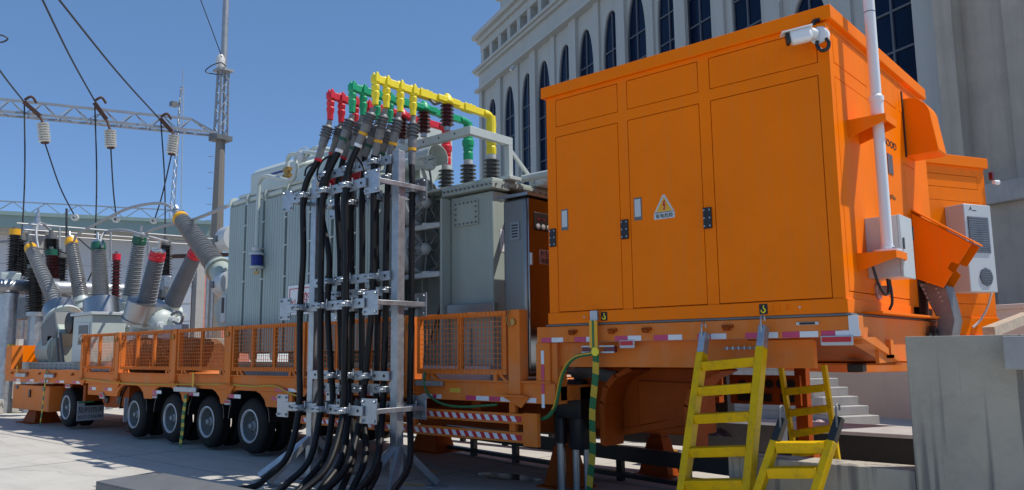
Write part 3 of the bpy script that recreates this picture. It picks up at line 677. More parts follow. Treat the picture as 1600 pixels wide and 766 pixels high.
# swan neck box with curved rib
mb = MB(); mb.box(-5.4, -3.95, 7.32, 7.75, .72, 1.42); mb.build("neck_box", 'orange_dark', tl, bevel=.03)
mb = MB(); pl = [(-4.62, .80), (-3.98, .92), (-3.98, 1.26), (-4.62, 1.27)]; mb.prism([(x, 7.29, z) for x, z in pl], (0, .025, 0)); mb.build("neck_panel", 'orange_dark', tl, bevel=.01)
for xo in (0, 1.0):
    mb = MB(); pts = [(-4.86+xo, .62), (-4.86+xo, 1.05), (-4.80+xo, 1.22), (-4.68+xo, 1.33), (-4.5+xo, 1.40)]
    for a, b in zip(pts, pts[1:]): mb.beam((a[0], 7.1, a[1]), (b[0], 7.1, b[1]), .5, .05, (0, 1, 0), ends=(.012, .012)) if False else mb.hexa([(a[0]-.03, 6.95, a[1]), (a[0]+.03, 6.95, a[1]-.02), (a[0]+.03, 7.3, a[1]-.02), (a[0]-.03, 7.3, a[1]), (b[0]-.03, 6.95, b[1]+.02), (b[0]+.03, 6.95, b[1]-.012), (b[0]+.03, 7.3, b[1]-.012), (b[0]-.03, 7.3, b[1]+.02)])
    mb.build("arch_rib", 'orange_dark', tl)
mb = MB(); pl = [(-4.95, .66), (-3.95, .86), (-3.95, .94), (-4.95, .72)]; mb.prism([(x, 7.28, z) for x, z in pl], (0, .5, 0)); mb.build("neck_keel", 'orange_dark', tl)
T("neck_cheek", 'orange_dark', -5.1, -4.85, 7.62, 7.68, .72, 1.42)
T("hose_bundle_box", 'black', -5.6, -5.25, 7.1, 7.6, .85, 1.2)
mb = MB()
for k in range(4): mb.tube([(-5.5, 7.25+k*.05, 1.35-k*.03), (-5.2, 7.2+k*.05, 1.38-k*.03), (-4.9, 7.3, 1.34-k*.03)], .03, 6)
mb.build("hoses", 'grey_dark', tl)
# front underside
T("cross_beam", 'orange_dark', -4.9, -4.7, 7.8, 9.4, 1.0, 1.42)
wa, wb = pY(1140, 600, 9.46), pY(1250, 605, 9.46)
mb = MB(); mb.box(wa.x, wb.x, 9.462, 9.52, pY(1240, 634, 9.46).z, pY(1240, 587, 9.46).z); mb.build("perforated_web", 'orange_dark', tl)
mb = MB()
for u in (1160, 1181, 1202, 1219, 1236): c = pY(u, 600, 9.46); mb.lathe((c.x, 9.46, c.z), (0, -1, 0), [(0, .055), (.004, .055)], 14)
for k in range(3): mb.box(wa.x+.1+k*.28, wa.x+.27+k*.28, 9.454, 9.459, pY(1240, 629, 9.46).z, pY(1240, 616, 9.46).z)
mb.build("web_opening", 'black', tl)
for u in (1120, 1256):
    c = pY(u, 640, 9.6); T("king_leg", 'orange_dark', c.x-.07, c.x+.07, 9.54, 9.68, .902, 1.42)
# trailer end
T("end_beam", OT, -2.24, -2.13, TY+.13, 9.55, 1.62, 1.854)
mb = MB(); mb.box(-2.2, -2.02, TY+.35, 9.5, 1.880, 1.898); mb.build("end_lip", 'orange', tl)
sl0, sl1 = (TY+.02, 1.682), (7.80, 1.45)
mb = MB(); mb.prism([(-3.1, sl0[0], sl0[1]), (-3.1, sl1[0], sl1[1]), (-3.1, sl1[0], sl1[1]+.04), (-3.1, sl0[0]+.15, sl0[1])], (.95, 0, 0)); mb.build("sloped_tray", 'orange_dark', tl)
mb = MB(); mb.prism([(-2.26, TY+.01, 1.683), (-2.26, 7.78, 1.45), (-2.26, 7.9, 1.45), (-2.26, 7.05, 1.683)], (.155, 0, 0)); mb.build("sloped_brace", OT, tl)
mb = MB(); mb.box(-2.16, -2.13, 7.2, 8.3, 1.46, 1.618); mb.build("end_plate", OT, tl)
mb = MB(); mb.box(-2.13, -2.09, 7.42, 7.50, 1.50, 1.66); mb.box(-2.13, -2.09, 7.42, 7.58, 1.50, 1.53); mb.build("end_bracket", OT, tl)
mb = MB(); mb.box(-3.1, -2.145, 7.72, 7.90, 1.432, 1.449); mb.box(-2.14, -1.93, 7.7, 7.95, 1.455, 1.472); mb.build("end_foot", OT, tl)
mb = MB(); q = pY(1338, 570, 7.6).x; mb.box(q-.07, q+.07, 7.55, 7.67, 1.37, 1.45); mb.build("rubber_buffer", 'black', tl, bevel=.01)
mb = MB(); y0 = 8.75
mb.box(-2.12, -2.04, y0, y0+.25, 1.70, 1.73); mb.box(-2.11, -2.05, y0+.05, y0+.1, 1.66, 1.80); mb.box(-2.11, -2.05, y0+.15, y0+.2, 1.68, 1.76); mb.cyl((-2.08, y0-.1, 1.72), (-2.08, y0+.4, 1.72), .018)
mb.build("air_coupling", 'black', tl)
# lamps and tape
def tape(x0, x1, z, m, h=.05, y=None, parent=tl):
    y = TY if y is None else y; return B("reflective_tape", m, parent, x0, x1, y-.004, y-.0005, z-h/2, z+h/2)
for (u0, u1, u2) in ((846, 862, 880), (898, 916, 934), (961, 981, 1002), (1045, 1068, 1090) , (1022, 1044, 1066), (1090, 1111, 1135), (1165, 1186, 1216), (1223, 1250, 1279), (1284, 1316, 1345)):
    if u0 == 1045: continue
    a, b, c = pY(u0, 530, TY).x, pY(u1, 530, TY).x, pY(u2, 527, TY).x
    tape(a, b, 1.712, 'tapered'); tape(b+.002, c, 1.712, 'tapewht')
for k, m in enumerate(('tapewht', 'tapered', 'tapered', 'tapewht')):
    B("reflective_tape", m, tl, -5.445, -5.405, TY-.004, TY-.0005, 1.60-k*.155-.145, 1.60-k*.155)
for (u0, u1, u2) in ((640, 657, 676), (676, 682, 690), (728, 744, 764), (765, 782, 801), (805, 821, 838), (560, 578, 600), (498, 520, 540), (430, 450, 470)):
    a, b, c = pY(u0, 620, TY).x, pY(u1, 620, TY).x, pY(u2, 622, TY).x
    tape(a, b, 1.065, 'tapered', y=TY); tape(b+.002, c, 1.065, 'tapewht', y=TY)
x = RX0+.6
while x < -18.3: tape(x, x+.26, 1.04, 'tapered', y=TY-.01); tape(x+.262, x+.52, 1.04, 'tapewht', y=TY-.01); x += .95
for x in (-17.7, -16.9, -14.75, -13.35, -12.0, -10.75): tape(x, x+.16, .93, 'tapered', y=TY+.012, h=.06); tape(x+.162, x+.36, .93, 'tapewht', y=TY+.012, h=.06)
mb = MB(); mb.box(-2.19, -2.11, TY-.006, TY-.001, 1.70, 1.86); mb.box(-2.30, -2.191, TY-.006, TY-.001, 1.69, 1.735); mb.build("corner_marker", 'tapewht', tl, bevel=.004)
def lamp(x, z, m='tapewht', y=TY, w=.17):
    o = B("side_lamp", 'offwhite', tl, x-w/2, x+w/2, y-.022, y+.0, z-.04, z+.04, bevel=.006)
    B("lens", 'signred', o, x-w/2+.012, x+w/2-.012, y-.027, y-.021, z-.012, z+.03)
lamp(-2.29, 1.655, w=.26); lamp(-4.33, 1.655); lamp(-7.45, .985); lamp(-17.0, .82); lamp(-14.6, .86); lamp(-12.0, .83); lamp(pY(107, 599, TY).x, .95, w=.25); lamp(-16.95, .78, w=.2)
o = B("side_lamp", 'offwhite', tl, -2.62, -2.43, TY-.014, TY, 1.79, 1.815); B("lens", 'black', o, -2.59, -2.46, TY-.018, TY-.013, 1.793, 1.812)
# lashing eyes
for x in (-5.05, -4.55, -4.15, -3.3, RX0+.5, RX0+1.6, -20.6, -19.6, -18.6):
    z = 1.80 if x > -6 else 1.22
    mb = MB(); mb.box(x, x+.10, TY-.03, TY-.001, z-.015, z+.012); mb.lathe((x+.02, TY-.035, z-.02), (1, 0, 0), [(0, .02), (.06, .02)], 8); mb.build("lashing_eye", 'orange_dark', tl)
# rail over stairs side: bar with hooks
mb = MB(); mb.cyl((-3.32, TY+.03, 1.60), (-2.98, TY+.03, 1.60), .008, n=6)
for k in range(6): mb.lathe((-3.28+k*.055, TY+.02, 1.588), (0, 0, 1), [(0, .012), (.03, .012)], 6)
mb.build("hook_bar", 'galv', tl)
# guard rails: panel = frame + bars + welded wire mesh
def rail(x0, x1, nb, z0=1.335, z1=2.055, y=TY-.03):
    mb = MB(); t = .055
    mb.box(x0, x1, y, y+.05, z1-t, z1); mb.box(x0, x1, y, y+.05, z0, z0+t)
    mb.box(x0, x0+.06, y+.001, y+.049, z0+t, z1-t); mb.box(x1-.06, x1, y+.001, y+.049, z0+t, z1-t)
    p = mb.build("side_rail", OT, tl, bevel=.004)
    for k in range(nb):
        xm = x0+(x1-x0)*(k+1)/(nb+1); B("rail_bar", OT, p, xm-.035, xm+.035, y+.004, y+.05, z0+t, z1-t)
    mb = MB(); n = int((x1-x0)/.062); r = .0026
    for k in range(1, n):
        x = x0+(x1-x0)*k/n; mb.box(x-r, x+r, y-.008, y-.001, z0+.005, z1-.005)
    n = 12
    for k in range(1, n):
        z = z0+(z1-z0)*k/n; mb.box(x0+.005, x1-.005, y-.0145, y-.0085, z-r, z+r)
    kind(mb.build("wire_mesh", OT, p, smooth=False), 'stuff')
    for x in (x0+.15, x1-.2):
        mb = MB(); mb.box(x, x+.05, y+.005, y+.05, 1.255, z0-.001); mb.beam((x+.1, y+.03, z0), (x+.2, y+.03, 1.26), .03, .05, (0, 1, 0)); mb.build("rail_foot", OT, tl)
def rpost(x, w=.17):
    mb = MB(); mb.box(x-w/2, x+w/2, TY-.045, TY+.1, 1.12, 2.06); mb.build("rail_post", OT, tl, bevel=.006)
    mb = MB(); mb.box(x-w/2-.09, x+w/2+.09, TY-.09, TY-.02, 1.10, 1.119); mb.prism([(x-.2, TY-.03, 1.10), (x+.2, TY-.03, 1.10), (x+.08, TY-.03, .98)], (0, .02, 0)); mb.build("post_bracket", OT, tl)
    mb = MB(); mb.lathe((x, TY-.05, 1.92), (0, -1, 0), [(0, .04), (.02, .04)], 10); mb.tube([(x-.05, TY-.06, 2.05), (x-.06, TY-.09, 1.95), (x-.03, TY-.08, 1.86)], .009, 5); mb.build("rail_pin", 'brass', tl)
rails = [(-17.98, -16.42, 1), (-16.15, -14.0, 2), (-13.75, -12.08, 1), (-11.88, -10.05, 2), (-9.80, -7.68, 2), (-7.42, -5.93, 1)]
for a in rails: rail(*a)
for x in (-18.05, -16.28, -13.88, -11.98, -9.92, -7.55, -5.80): rpost(x, .13 if x < -17 else .17)
# side guard with striped boards
for z0 in (.60, .80):
    T("guard_board", OT, -9.95, -5.70, TY-.02, TY+.03, z0, z0+.115)
    mb = MB(); mb.box(-9.9, -5.72, TY-.024, TY-.0205, z0+.028, z0+.088); bd_ = mb.build("warning_stripe", 'signred', tl)
    x = -9.85; mb = MB()
    while x < -5.8:
        mb.prism([(x, TY-.0245, z0+.088), (x+.065, TY-.0245, z0+.088), (x+.105, TY-.0245, z0+.028), (x+.04, TY-.0245, z0+.028)], (0, -.0015, 0)); x += .132
    kind(mb.build("white_bars", 'tapewht', bd_), 'stuff')
T("guard_end", OT, -5.70, -5.50, TY-.022, TY+.04, .57, .925)
for x in (-8.95, -7.6, -5.95): T("guard_hanger", OT, x, x+.09, TY+.032, TY+.09, .6, 1.03)
# ground clamp with bar and cable on low deck edge
mb = MB(); mb.box(-7.42, -6.95, TY-.06, TY-.01, 1.19, 1.25); mb.build("earth_bar", 'galv', tl, bevel=.004)
mb = MB(); mb.tube([(-7.25, TY-.05, 1.36), (-7.25, TY-.06, 1.22), (-7.18, TY-.05, 1.08), (-6.95, TY-.03, .98), (-6.6, TY-.02, .96), (-6.1, TY, 1.0)], .014, 6); mb.build("earth_lead", 'strapg', tl)
B("maker_plate", 'strapy', tl, -6.86, -6.68, TY-.006, TY-.001, 1.12, 1.17)
mb = MB(); mb.tube([(-12, TY-.03, 1.12), (-11.2, TY-.035, 1.1), (-10.6, TY-.04, 1.12), (-10.2, TY-.03, 1.02), (-9.9, TY-.02, .98)], .013, 5); mb.tube([(-18, TY-.03, 1.12), (-15.5, TY-.03, 1.06), (-13, TY-.03, 1.1), (-12, TY-.03, 1.12)], .011, 5); mb.build("brake_hose", 'strapy', tl)
# jacking stands (part of the trailer's outriggers)
sg = "orange support stands under the trailer"
def stand(lbl, x, y, h, w=.16, f=.36):
    o = thing("support_stand", lbl, "stand", (x, y, 0), 0, sg)
    B("base_plate", 'orange_dark', o, x-f-.06, x+f+.06, y-f, y+f, .002, .022)
    mb = MB(); mb.hexa([(x-f, y-f*.7, .023), (x+f, y-f*.7, .023), (x+f, y+f*.7, .023), (x-f, y+f*.7, .023), (x-w, y-w, .48), (x+w, y-w, .48), (x+w, y+w, .48), (x-w, y+w, .48)]); mb.build("foot", 'orange_dark', o)
    B("column", 'orange_dark', o, x-w*.8, x+w*.8, y-w*.8, y+w*.8, .481, h)
stand("orange support stand right of the hydraulic jack", -5.45, 9.05, .96, .10, .22)
stand("orange support stand behind the striped side guard", -9.65, 9.0, .62, .14, .3)
stand("orange support stand under the tool box at the far left", -21.74, 7.15, .6, .16, .42)
stand("orange support stand behind the mudflap lettering", -17.0, 7.5, .62, .12, .2)
c = pY(1256, 640, 9.61); stand("orange support stand in front of the stairs", c.x, 9.61, .9, .09, .2)
stand("orange support stand half hidden behind the hydraulic jack", -5.85, 7.6, .72, .1, .22)
# hydraulic jack
hj = thing("hydraulic_jack", "black hydraulic leg with two bright rods standing under the neck", "jack", (-5.46, 7.3, 0))
mb = MB(); mb.lathe((-5.42, 7.3, .50), (0, 0, 1), [(0, .11), (.03, .125), (.74, .125), (.77, .11)], 20); mb.build("cylinder", 'black', hj)
mb = MB(); mb.lathe((-5.62, 7.22, .56), (0, 0, 1), [(0, .075), (.36, .075), (.4, .06)], 16); mb.build("cylinder", 'black', hj)
mb = MB(); mb.cyl((-5.45, 7.27, .03), (-5.45, 7.27, .55), .042); mb.cyl((-5.36, 7.34, .03), (-5.36, 7.34, .55), .034); mb.build("rod", 'steel', hj)
mb = MB(); mb.cyl((-5.62, 7.22, .03), (-5.62, 7.22, .6), .05); mb.build("rod", 'steel', hj)
B("foot_plate", 'galv', hj, -5.75, -5.2, 7.05, 7.5, .002, .03)
# earthing clamps and straps
def strap(lbl, top, bot, w, clampz=None):
    o = thing("earthing_strap", lbl, "strap", (bot[0], bot[1], 0), 0, "green and yellow earthing straps")
    a, b = V(top), V(bot); n = 13
    for k in range(n):
        p, q = a.lerp(b, k/n), a.lerp(b, (k+1)/n)
        sgx = .012*math.sin(k*.9); sg2 = .012*math.sin((k+1)*.9)
        mb = MB(); mb.beam(p+V((sgx, 0, 0)), q+V((sg2, 0, 0)), .008, w, (1, 0, 0)); mb.build("band", 'strapg' if k % 2 == 0 else 'strapy', o)
    return o
es = strap("green and yellow banded earthing strap hanging below the cabin corner", (-4.68, TY-.06, 1.60), (-5.15, 7.1, 0.03), .075)
for xx in (-4.85, -4.58): mb = MB(); mb.box(xx, xx+.13, TY-.06, TY-.01, 1.575, 1.64); mb.build("clamp_block", 'maroon', es, bevel=.004)
mb = MB(); mb.box(-4.85, -4.45, TY-.07, TY-.062, 1.63, 1.645); mb.box(-4.85, -4.45, TY-.07, TY-.062, 1.57, 1.585); mb.build("clamp_bar", 'galv', es)
mb = MB(); mb.box(-4.735, -4.64, TY-.085, TY-.071, 1.62, 1.90); mb.build("riser_strap", 'capyel', es); B("riser_strap", 'strapg', es, -4.70, -4.675, TY-.088, TY-.0855, 1.62, 1.9)
B("lug", 'galv', es, -4.74, -4.65, TY-.06, TY-.03, 1.901, 2.0)
mb = MB(); mb.lathe((-4.66, TY-.09, 1.585), (0, -1, 0), [(0, .045), (.012, .045)], 14); mb.build("tag_disc", 'yellow', es)
mb = MB(); mb.tube([(-4.7, TY-.06, 1.57), (-4.95, TY-.07, 1.52), (-5.12, TY-.05, 1.35), (-5.25, TY, 1.05), (-5.4, TY+.05, .9), (-5.6, TY+.1, .85)], .022, 7); mb.build("earth_cable", 'strapg', es)
mb = MB(); mb.tube([(-4.7, TY-.075, 1.575), (-4.95, TY-.09, 1.525), (-5.12, TY-.072, 1.355), (-5.25, TY-.02, 1.055), (-5.3, TY-.01, .98)], .008, 5); mb.build("earth_cable_stripe", 'capyel', es)
e2 = strap("green and yellow earthing strap hanging between the middle wheels", (-13.35, TY-.05, .92), (-13.35, TY-.1, 0.03), .10)
mb = MB(); mb.box(-13.75, -12.95, TY-.08, TY-.04, .96, 1.05); mb.build("clamp_bar", 'galv', e2, bevel=.01); B("riser_strap", 'capyel', e2, -13.1, -13.04, TY-.07, TY-.06, 1.05, 1.3)
q3 = pY(73, 578, TY-.06); e3 = strap("thin faded earthing strap hanging from the rear deck", q3, (q3.x-.05, TY-.1, .03), .07)
mb = MB(); mb.box(q3.x-.1, q3.x+.45, TY-.08, TY-.03, 1.12, 1.2); mb.build("clamp_bar", 'galv', e3, bevel=.01)
e4 = thing("earthing_clamp", "small earthing clamp bar at the rear deck's left end", "clamp", (-22, TY, 1.1))
q4 = pY(36, 585, TY).x; mb = MB(); mb.box(q4-.3, q4+.4, TY-.08, TY-.03, 1.12, 1.2); mb.build("clamp_bar", 'galv', e4); B("riser_strap", 'capyel', e4, q4-.3, q4-.24, TY-.06, TY-.05, 1.1, 1.38)
# bundle lying on the deck behind the mesh
nb = thing("coir_bundle", "rusty brown net bundle lying on the deck behind the side mesh", "bundle", (-16, 7.4, 1.25))
mb = MB()
for (x0, x1, h, r) in ((-17.35, -15.75, .62, .05), (-15.7, -14.15, .60, .05)):
    nn = 14; prev = None
    for i in range(nn+1):
        x = x0+(x1-x0)*i/nn; hh = h*(.9+.2*random.random())*(.75 if i in (0, nn) else 1)
        pts = [(x, 7.15, 1.30), (x, 7.05+random.uniform(-.03, .03), 1.30+hh*.55), (x, 7.2+random.uniform(-.04, .04), 1.30+hh), (x, 7.7, 1.30+hh*(1+random.uniform(-.08, .08))), (x, 8.0, 1.30)]
        rg = [mb.v(p) for p in pts]
        if prev: mb.bridge(prev, rg)
        else: mb._f(list(reversed(rg)))
        prev = rg
    mb._f(prev)
mb.build("pile", 'net', nb)
mb = MB()
for k in range(60):
    x = random.uniform(-15.6, -14.3); z = random.uniform(1.4, 1.85); d = V((random.uniform(-1, 1), random.uniform(-.1, .1), random.uniform(-.6, .6)))*.16
    mb.tube([V((x, 7.08, z)), V((x, 7.02, z))+d*.5, V((x, 7.08, z))+d], .012, 4, 2)
kind(mb.build("loose_strands", 'net', nb), 'stuff')
# ================================================================== TRANSFORMER
tf = thing("power_transformer", "large grey-green oil transformer with ribbed radiators standing on the trailer deck", "transformer", (-9.5, 8.2, 1.25))
def F(name, m, *a, bevel=.006, parent=None): return B(name, m, parent or tf, *a, bevel=bevel)
DZ = 1.23
F("skid", 'offwhite', -12.9, -6.7, 7.2, 9.4, DZ, 1.42)
F("tank", 'grey', -12.0, -8.55, 7.75, 9.4, 1.42, 3.78, bevel=.02)
F("tank", 'grey', -8.548, -7.66, 7.85, 9.4, 1.42, 3.74)
F("tank", 'grey', -7.658, -6.87, 7.46, 9.3, 1.42, 3.70, bevel=.02)
F("tank_flange", 'grey', -12.1, -6.80, 7.72, 9.45, 3.782, 3.83)
F("tank_flange", 'grey', -7.75, -6.80, 7.38, 7.719, 3.72, 3.83)
F("tank_lid", 'grey', -12.0, -6.84, 7.43, 9.4, 3.832, 3.87, bevel=.01)
mb = MB(); mb.prism([(-7.70, 7.44, 1.5), (-7.70, 7.44, 3.3), (-7.70, 7.30, 3.15), (-7.70, 7.16, 3.0), (-7.70, 7.16, 1.5)], (.02, 0, 0)) if False else mb.box(-7.70, -7.66, 7.30, 7.459, 1.43, 3.68); mb.build("stiffener", 'grey', tf)
F("stiffener", 'grey', -7.30, -7.26, 7.40, 7.459, 1.43, 1.9)
cp = F("cover_plate", 'grey', -7.56, -7.12, 7.435, 7.458, 3.28, 3.62, bevel=.003)
mb = MB()
for i in range(6):
    for z in (3.31, 3.59): mb.bolt((-7.53+i*.076, 7.434, z), (0, -1, 0), .014, .014)
for z in (3.38, 3.45, 3.52):
    for x in (-7.53, -7.15): mb.bolt((x, 7.434, z), (0, -1, 0), .014, .014)
mb.build("bolts", 'grey_dark', cp)
cp = F("cover_plate", 'grey', -8.2, -7.78, 7.825, 7.848, 3.15, 3.62, bevel=.003)
mb = MB()
for i in range(6):
    for z in (3.19, 3.58): mb.bolt((-8.17+i*.072, 7.824, z), (0, -1, 0), .014, .014)
mb.build("bolts", 'grey_dark', cp)
mb = MB()
for i in range(12): mb.bolt((-7.7+i*.08, 7.379, 3.775), (0, -1, 0), .016, .02)
for i in range(14): mb.bolt((-6.80, 7.45+i*.13, 3.775), (1, 0, 0), .016, .02)
mb.build("flange_bolts", 'grey_dark', tf)
F("foot_bracket", 'steel', -7.62, -6.75, 7.34, 7.43, 2.05, 2.22)
F("reflector_plate", 'white', -6.868, -6.865, 7.6, 7.75, 2.9, 3.2)
F("reflector_plate", 'white', -6.868, -6.865, 7.8, 7.95, 2.9, 3.2)
# radiators: header pipes + fins
RX = [-12.62, -12.06, -11.49, -10.83, -10.16, -9.60, -9.06, -8.56]
RT, RB = 4.16, 1.60
for i in range(len(RX)-1):
    x0, x1 = RX[i]+.03, RX[i+1]-.03
    mb = MB(); mb.cyl((x0-.02, 7.16, RT-.14), (x1+.02, 7.16, RT-.14), .06); mb.cyl((x0-.02, 7.16, RB+.14), (x1+.02, 7.16, RB+.14), .06)
    mb.cyl(((x0+x1)/2, 7.16, RT-.14), ((x0+x1)/2, 7.75, RT-.4), .05); rd = mb.build("radiator", 'grey_fin', tf)
    n = 8; w = (x1-x0)/n; fm_ = None
    for k in range(n):
        xa = x0+w*k; zt_ = RT-(.03 if k in (0, n-1) else 0)
        if fm_ is None:
            mb = MB()
            mb.hexa([(xa+.002, 6.90, RB+.03), (xa+w-.002, 6.90, RB+.03), (xa+w-.004, 7.42, RB), (xa+.004, 7.42, RB), (xa+.002, 6.90, RT-.03), (xa+w-.002, 6.90, RT-.03), (xa+w-.004, 7.42, RT), (xa+.004, 7.42, RT)])
            fm_ = mb.build("fin", 'grey_fin', rd, bevel=.007)
        else:
            c = fm_.copy(); COL.objects.link(c); c.parent = rd; c.location = (w*k, 0, 0)
    mb = MB(); zz = RT-.10
    mb.cyl((x0+.0, 7.0, RT+.06), (x0+.42, 7.0, RT+.07), .058); mb.lathe((x0-.03, 7.0, RT+.06), (1, 0, 0), [(0, .105), (.028, .105)], 18); mb.build("valve_pipe", 'grey_light', rd)
    mb = MB()
    for z in (3.75, 3.3, 2.8): mb.beam((x1-.01, 6.9, z), (x1+.07, 6.9, z+.015), .015, .02)
    mb.build("tie", 'offwhite', rd)
    mb = MB(); mb.lathe(((x0+x1)/2, 6.98, RB-.02), (0, -1, 0), [(0, .09), (.05, .09)], 16); mb.build("bottom_flange", 'grey_light', rd)
F("radiator_rail", 'grey', -12.7, -8.5, 7.1, 7.2, 1.40, 1.47)
F("header_beam", 'grey_light', -12.4, -9.4, 6.95, 7.05, RT+.12, RT+.17)
# conservator tank along the top
mb = MB()
prof = [(0, -.34), (.16, -.42), (.62, -.42), (.78, -.30), (.78, .22), (.62, .40), (.16, .40), (0, .28)]
cx0, cx1 = -13.15, -8.55
poly = [(cx0, 7.6+a, 4.66+b) for a, b in prof]
mb.prism(poly, (cx1-cx0, 0, 0)); mb.build("conservator", 'grey_light', tf, bevel=.03)
F("conservator_cap", 'grey_light', -12.0, -11.7, 7.8, 8.1, 5.055, 5.16)
F("conservator_leg", 'grey', -11.6, -11.3, 7.75, 8.2, 3.87, 4.3); F("conservator_leg", 'grey', -9.4, -9.1, 7.75, 8.2, 3.87, 4.3)
# end bracket of conservator with holes and dial gauge
eb = thing if False else None
gx = -8.50
q = [pX(u, v, gx) for u, v in ((655, 262), (690, 225), (690, 262), (668, 300), (655, 300))]
mb = MB(); mb.prism([(gx, p.y, p.z) for p in q], (.02, 0, 0)); mb.build("gauge_bracket", 'grey_light', tf)
gc = pX(671, 250, -8.15)
mb = MB(); mb.lathe(gc-V((.05, 0, 0)), (1, 0, 0), [(0, .155), (.045, .155), (.06, .14)], 26); dg = mb.build("dial_gauge", 'grey_light', tf)
mb = MB(); mb.lathe(gc+V((.011, 0, 0)), (1, 0, 0), [(0, .125), (.003, .125)], 24); mb.build("dial_face", 'offwhite', dg)
mb = MB(); mb.beam(gc+V((.016, -.04, -.015)), gc+V((.016, .06, .03)), .005, .012); 
for k in range(9):
    a = math.pi*(1.2-k*.18); mb.beam(gc+V((.016, .085*math.cos(a), .085*math.sin(a))), gc+V((.016, .11*math.cos(a), .11*math.sin(a))), .004, .007)
mb.build("needle", 'ink', dg)
mb = MB(); n = 12; prev = None
for k in range(n+1):
    a = math.pi*(-.08+1.1*k/n); rg = [gc+V((dx, r*math.cos(a), r*math.sin(a))) for dx, r in ((-.12, .19), (.18, .19), (.18, .2), (-.12, .2))]
    rg = [mb.v(p) for p in rg]
    if prev: mb.bridge(prev, rg)
    else: mb._f(list(reversed(rg)))
    prev = rg
mb._f(prev); mb.build("gauge_hood", 'grey_light', dg)
mb = MB(); mb.cyl(gc+V((-.05, 0, 0)), gc+V((-.7, 0, .0)), .10); mb.build("gauge_neck", 'grey_light', dg)
mb = MB(); mb.tube([gc+V((0, .0, -.15)), gc+V((.02, .03, -.4)), gc+V((-.05, .1, -.7))], .016, 5); mb.build("gauge_lead", 'grey_dark', dg)
mb = MB(); mb.beam(pX(655, 250, -8.3), pX(672, 300, -8.3), .05, .03, (1, 0, 0)); mb.build("brace", 'grey_light', tf)
# fans
for k, zf in enumerate((3.06, 3.74)):
    c = V((-8.28, 7.55, zf)); r = .36
    mb = MB(); mb.lathe(c+V((-.26, 0, 0)), (1, 0, 0), [(0, r*.98), (.0, r), (.25, r), (.25, r*.93), (.05, r*.93)], 30, True, False); fn = mb.build("cooling_fan", 'offwhite', tf)
    mb = MB()
    for j in range(1, 9): 
        rr = r*(.28+.08*j); prev = None; m_ = 30
        mb.tube([c+V((.0+.03*(1-rr/r), rr*math.cos(2*math.pi*i/m_), rr*math.sin(2*math.pi*i/m_))) for i in range(m_+1)], .0035, 3, 1)
    for j in range(8):
        a = j*math.pi/4; mb.beam(c+V((.03, .1*math.cos(a), .1*math.sin(a))), c+V((0, r*.97*math.cos(a), r*.97*math.sin(a))), .012, .006, (1, 0, 0))
    kind(mb.build("fan_guard", 'offwhite', fn), 'stuff')
    mb = MB()
    for j in range(6):
        a = j*math.pi/3; e1, e2 = V((0, math.cos(a), math.sin(a))), V((0, -math.sin(a), math.cos(a)))
        mb.hexa([c+V((-.12, 0, 0))+e1*.1-e2*.04, c+V((-.06, 0, 0))+e1*.1+e2*.05, c+V((-.05, 0, 0))+e1*r*.88+e2*.13, c+V((-.13, 0, 0))+e1*r*.88-e2*.02, c+V((-.125, 0, 0))+e1*.1-e2*.04, c+V((-.065, 0, 0))+e1*.1+e2*.05, c+V((-.055, 0, 0))+e1*r*.88+e2*.13, c+V((-.135, 0, 0))+e1*r*.88-e2*.02])
    mb.build("blade", 'grey_dark', fn)
    mb = MB(); mb.lathe(c+V((-.1, 0, 0)), (1, 0, 0), [(0, .095), (.13, .095), (.19, .05), (.2, .02)], 20); mb.build("motor", 'offwhite', fn)
    F("fan_casing", 'grey_dark', -8.85, -8.542, 7.22, 7.74, zf-.33, zf+.33)  # casing darkened to stand for shade in the fan recess
    F("fan_arm", 'offwhite', -8.5, -7.75, 7.34, 7.40, zf-.44, zf-.37)
    mb = MB(); mb.beam((-8.1, 7.34, zf-.39), (-7.82, 7.55, zf-.39), .06, .08); mb.build("fan_arm", 'offwhite', tf)
F("louvre_frame", 'grey_dark', -8.8, -8.545, 7.4, 7.74, 1.95, 2.35)
mb = MB()
mb.tube([(-7.82, 7.5, 3.3), (-7.84, 7.45, 2.9), (-7.84, 7.45, 2.3), (-8.0, 7.4, 1.75)], .012, 5); mb.tube([(-7.80, 7.5, 3.25), (-7.82, 7.46, 2.5), (-7.9, 7.42, 1.75)], .012, 5)
mb.build("fan_lead", 'black', tf)
# pipework left: breather, loops, valve
bp_ = lambda u, v, y=6.8: pY(u, v, y)
mb = MB(); mb.tube([bp_(401, 394), bp_(402.5, 340), bp_(404, 298), bp_(406, 283), bp_(416, 275), bp_(436, 279), bp_(452, 282), bp_(460, 277), bp_(463, 263), bp_(462, 247), bp_(467, 239), bp_(480, 238), bp_(498, 240)], .034, 9, 5); mb.build("breather_pipe", 'grey_light', tf)
mb = MB(); mb.tube([bp_(449, 262, 6.9), bp_(450, 248, 6.9), bp_(456, 241, 6.9), bp_(470, 241, 6.9)], .034, 9); mb.tube([bp_(480, 244, 6.9), bp_(488, 234, 6.9), bp_(498, 231, 6.9), bp_(530, 236, 7.2)], .03, 8)
mb.tube([bp_(463, 262, 6.85), bp_(480, 255, 7), bp_(505, 248, 7.4)], .034, 8); mb.build("loop_pipe", 'grey_light', tf)
mb = MB(); c = bp_(449, 270, 6.9); mb.cyl(c+V((0, 0, -.09)), c+V((0, 0, .09)), .05); mb.cyl(c+V((-.09, 0, .05)), c+V((.09, 0, .05)), .035); mb.cyl(c+V((-.09, 0, -.05)), c+V((.09, 0, -.05)), .035); vb = mb.build("valve", 'brass', tf)
mb = MB(); mb.beam(c+V((-.1, -.04, .03)), c+V((-.38, -.06, .02)), .03, .03); mb.build("handle", 'blue', vb)
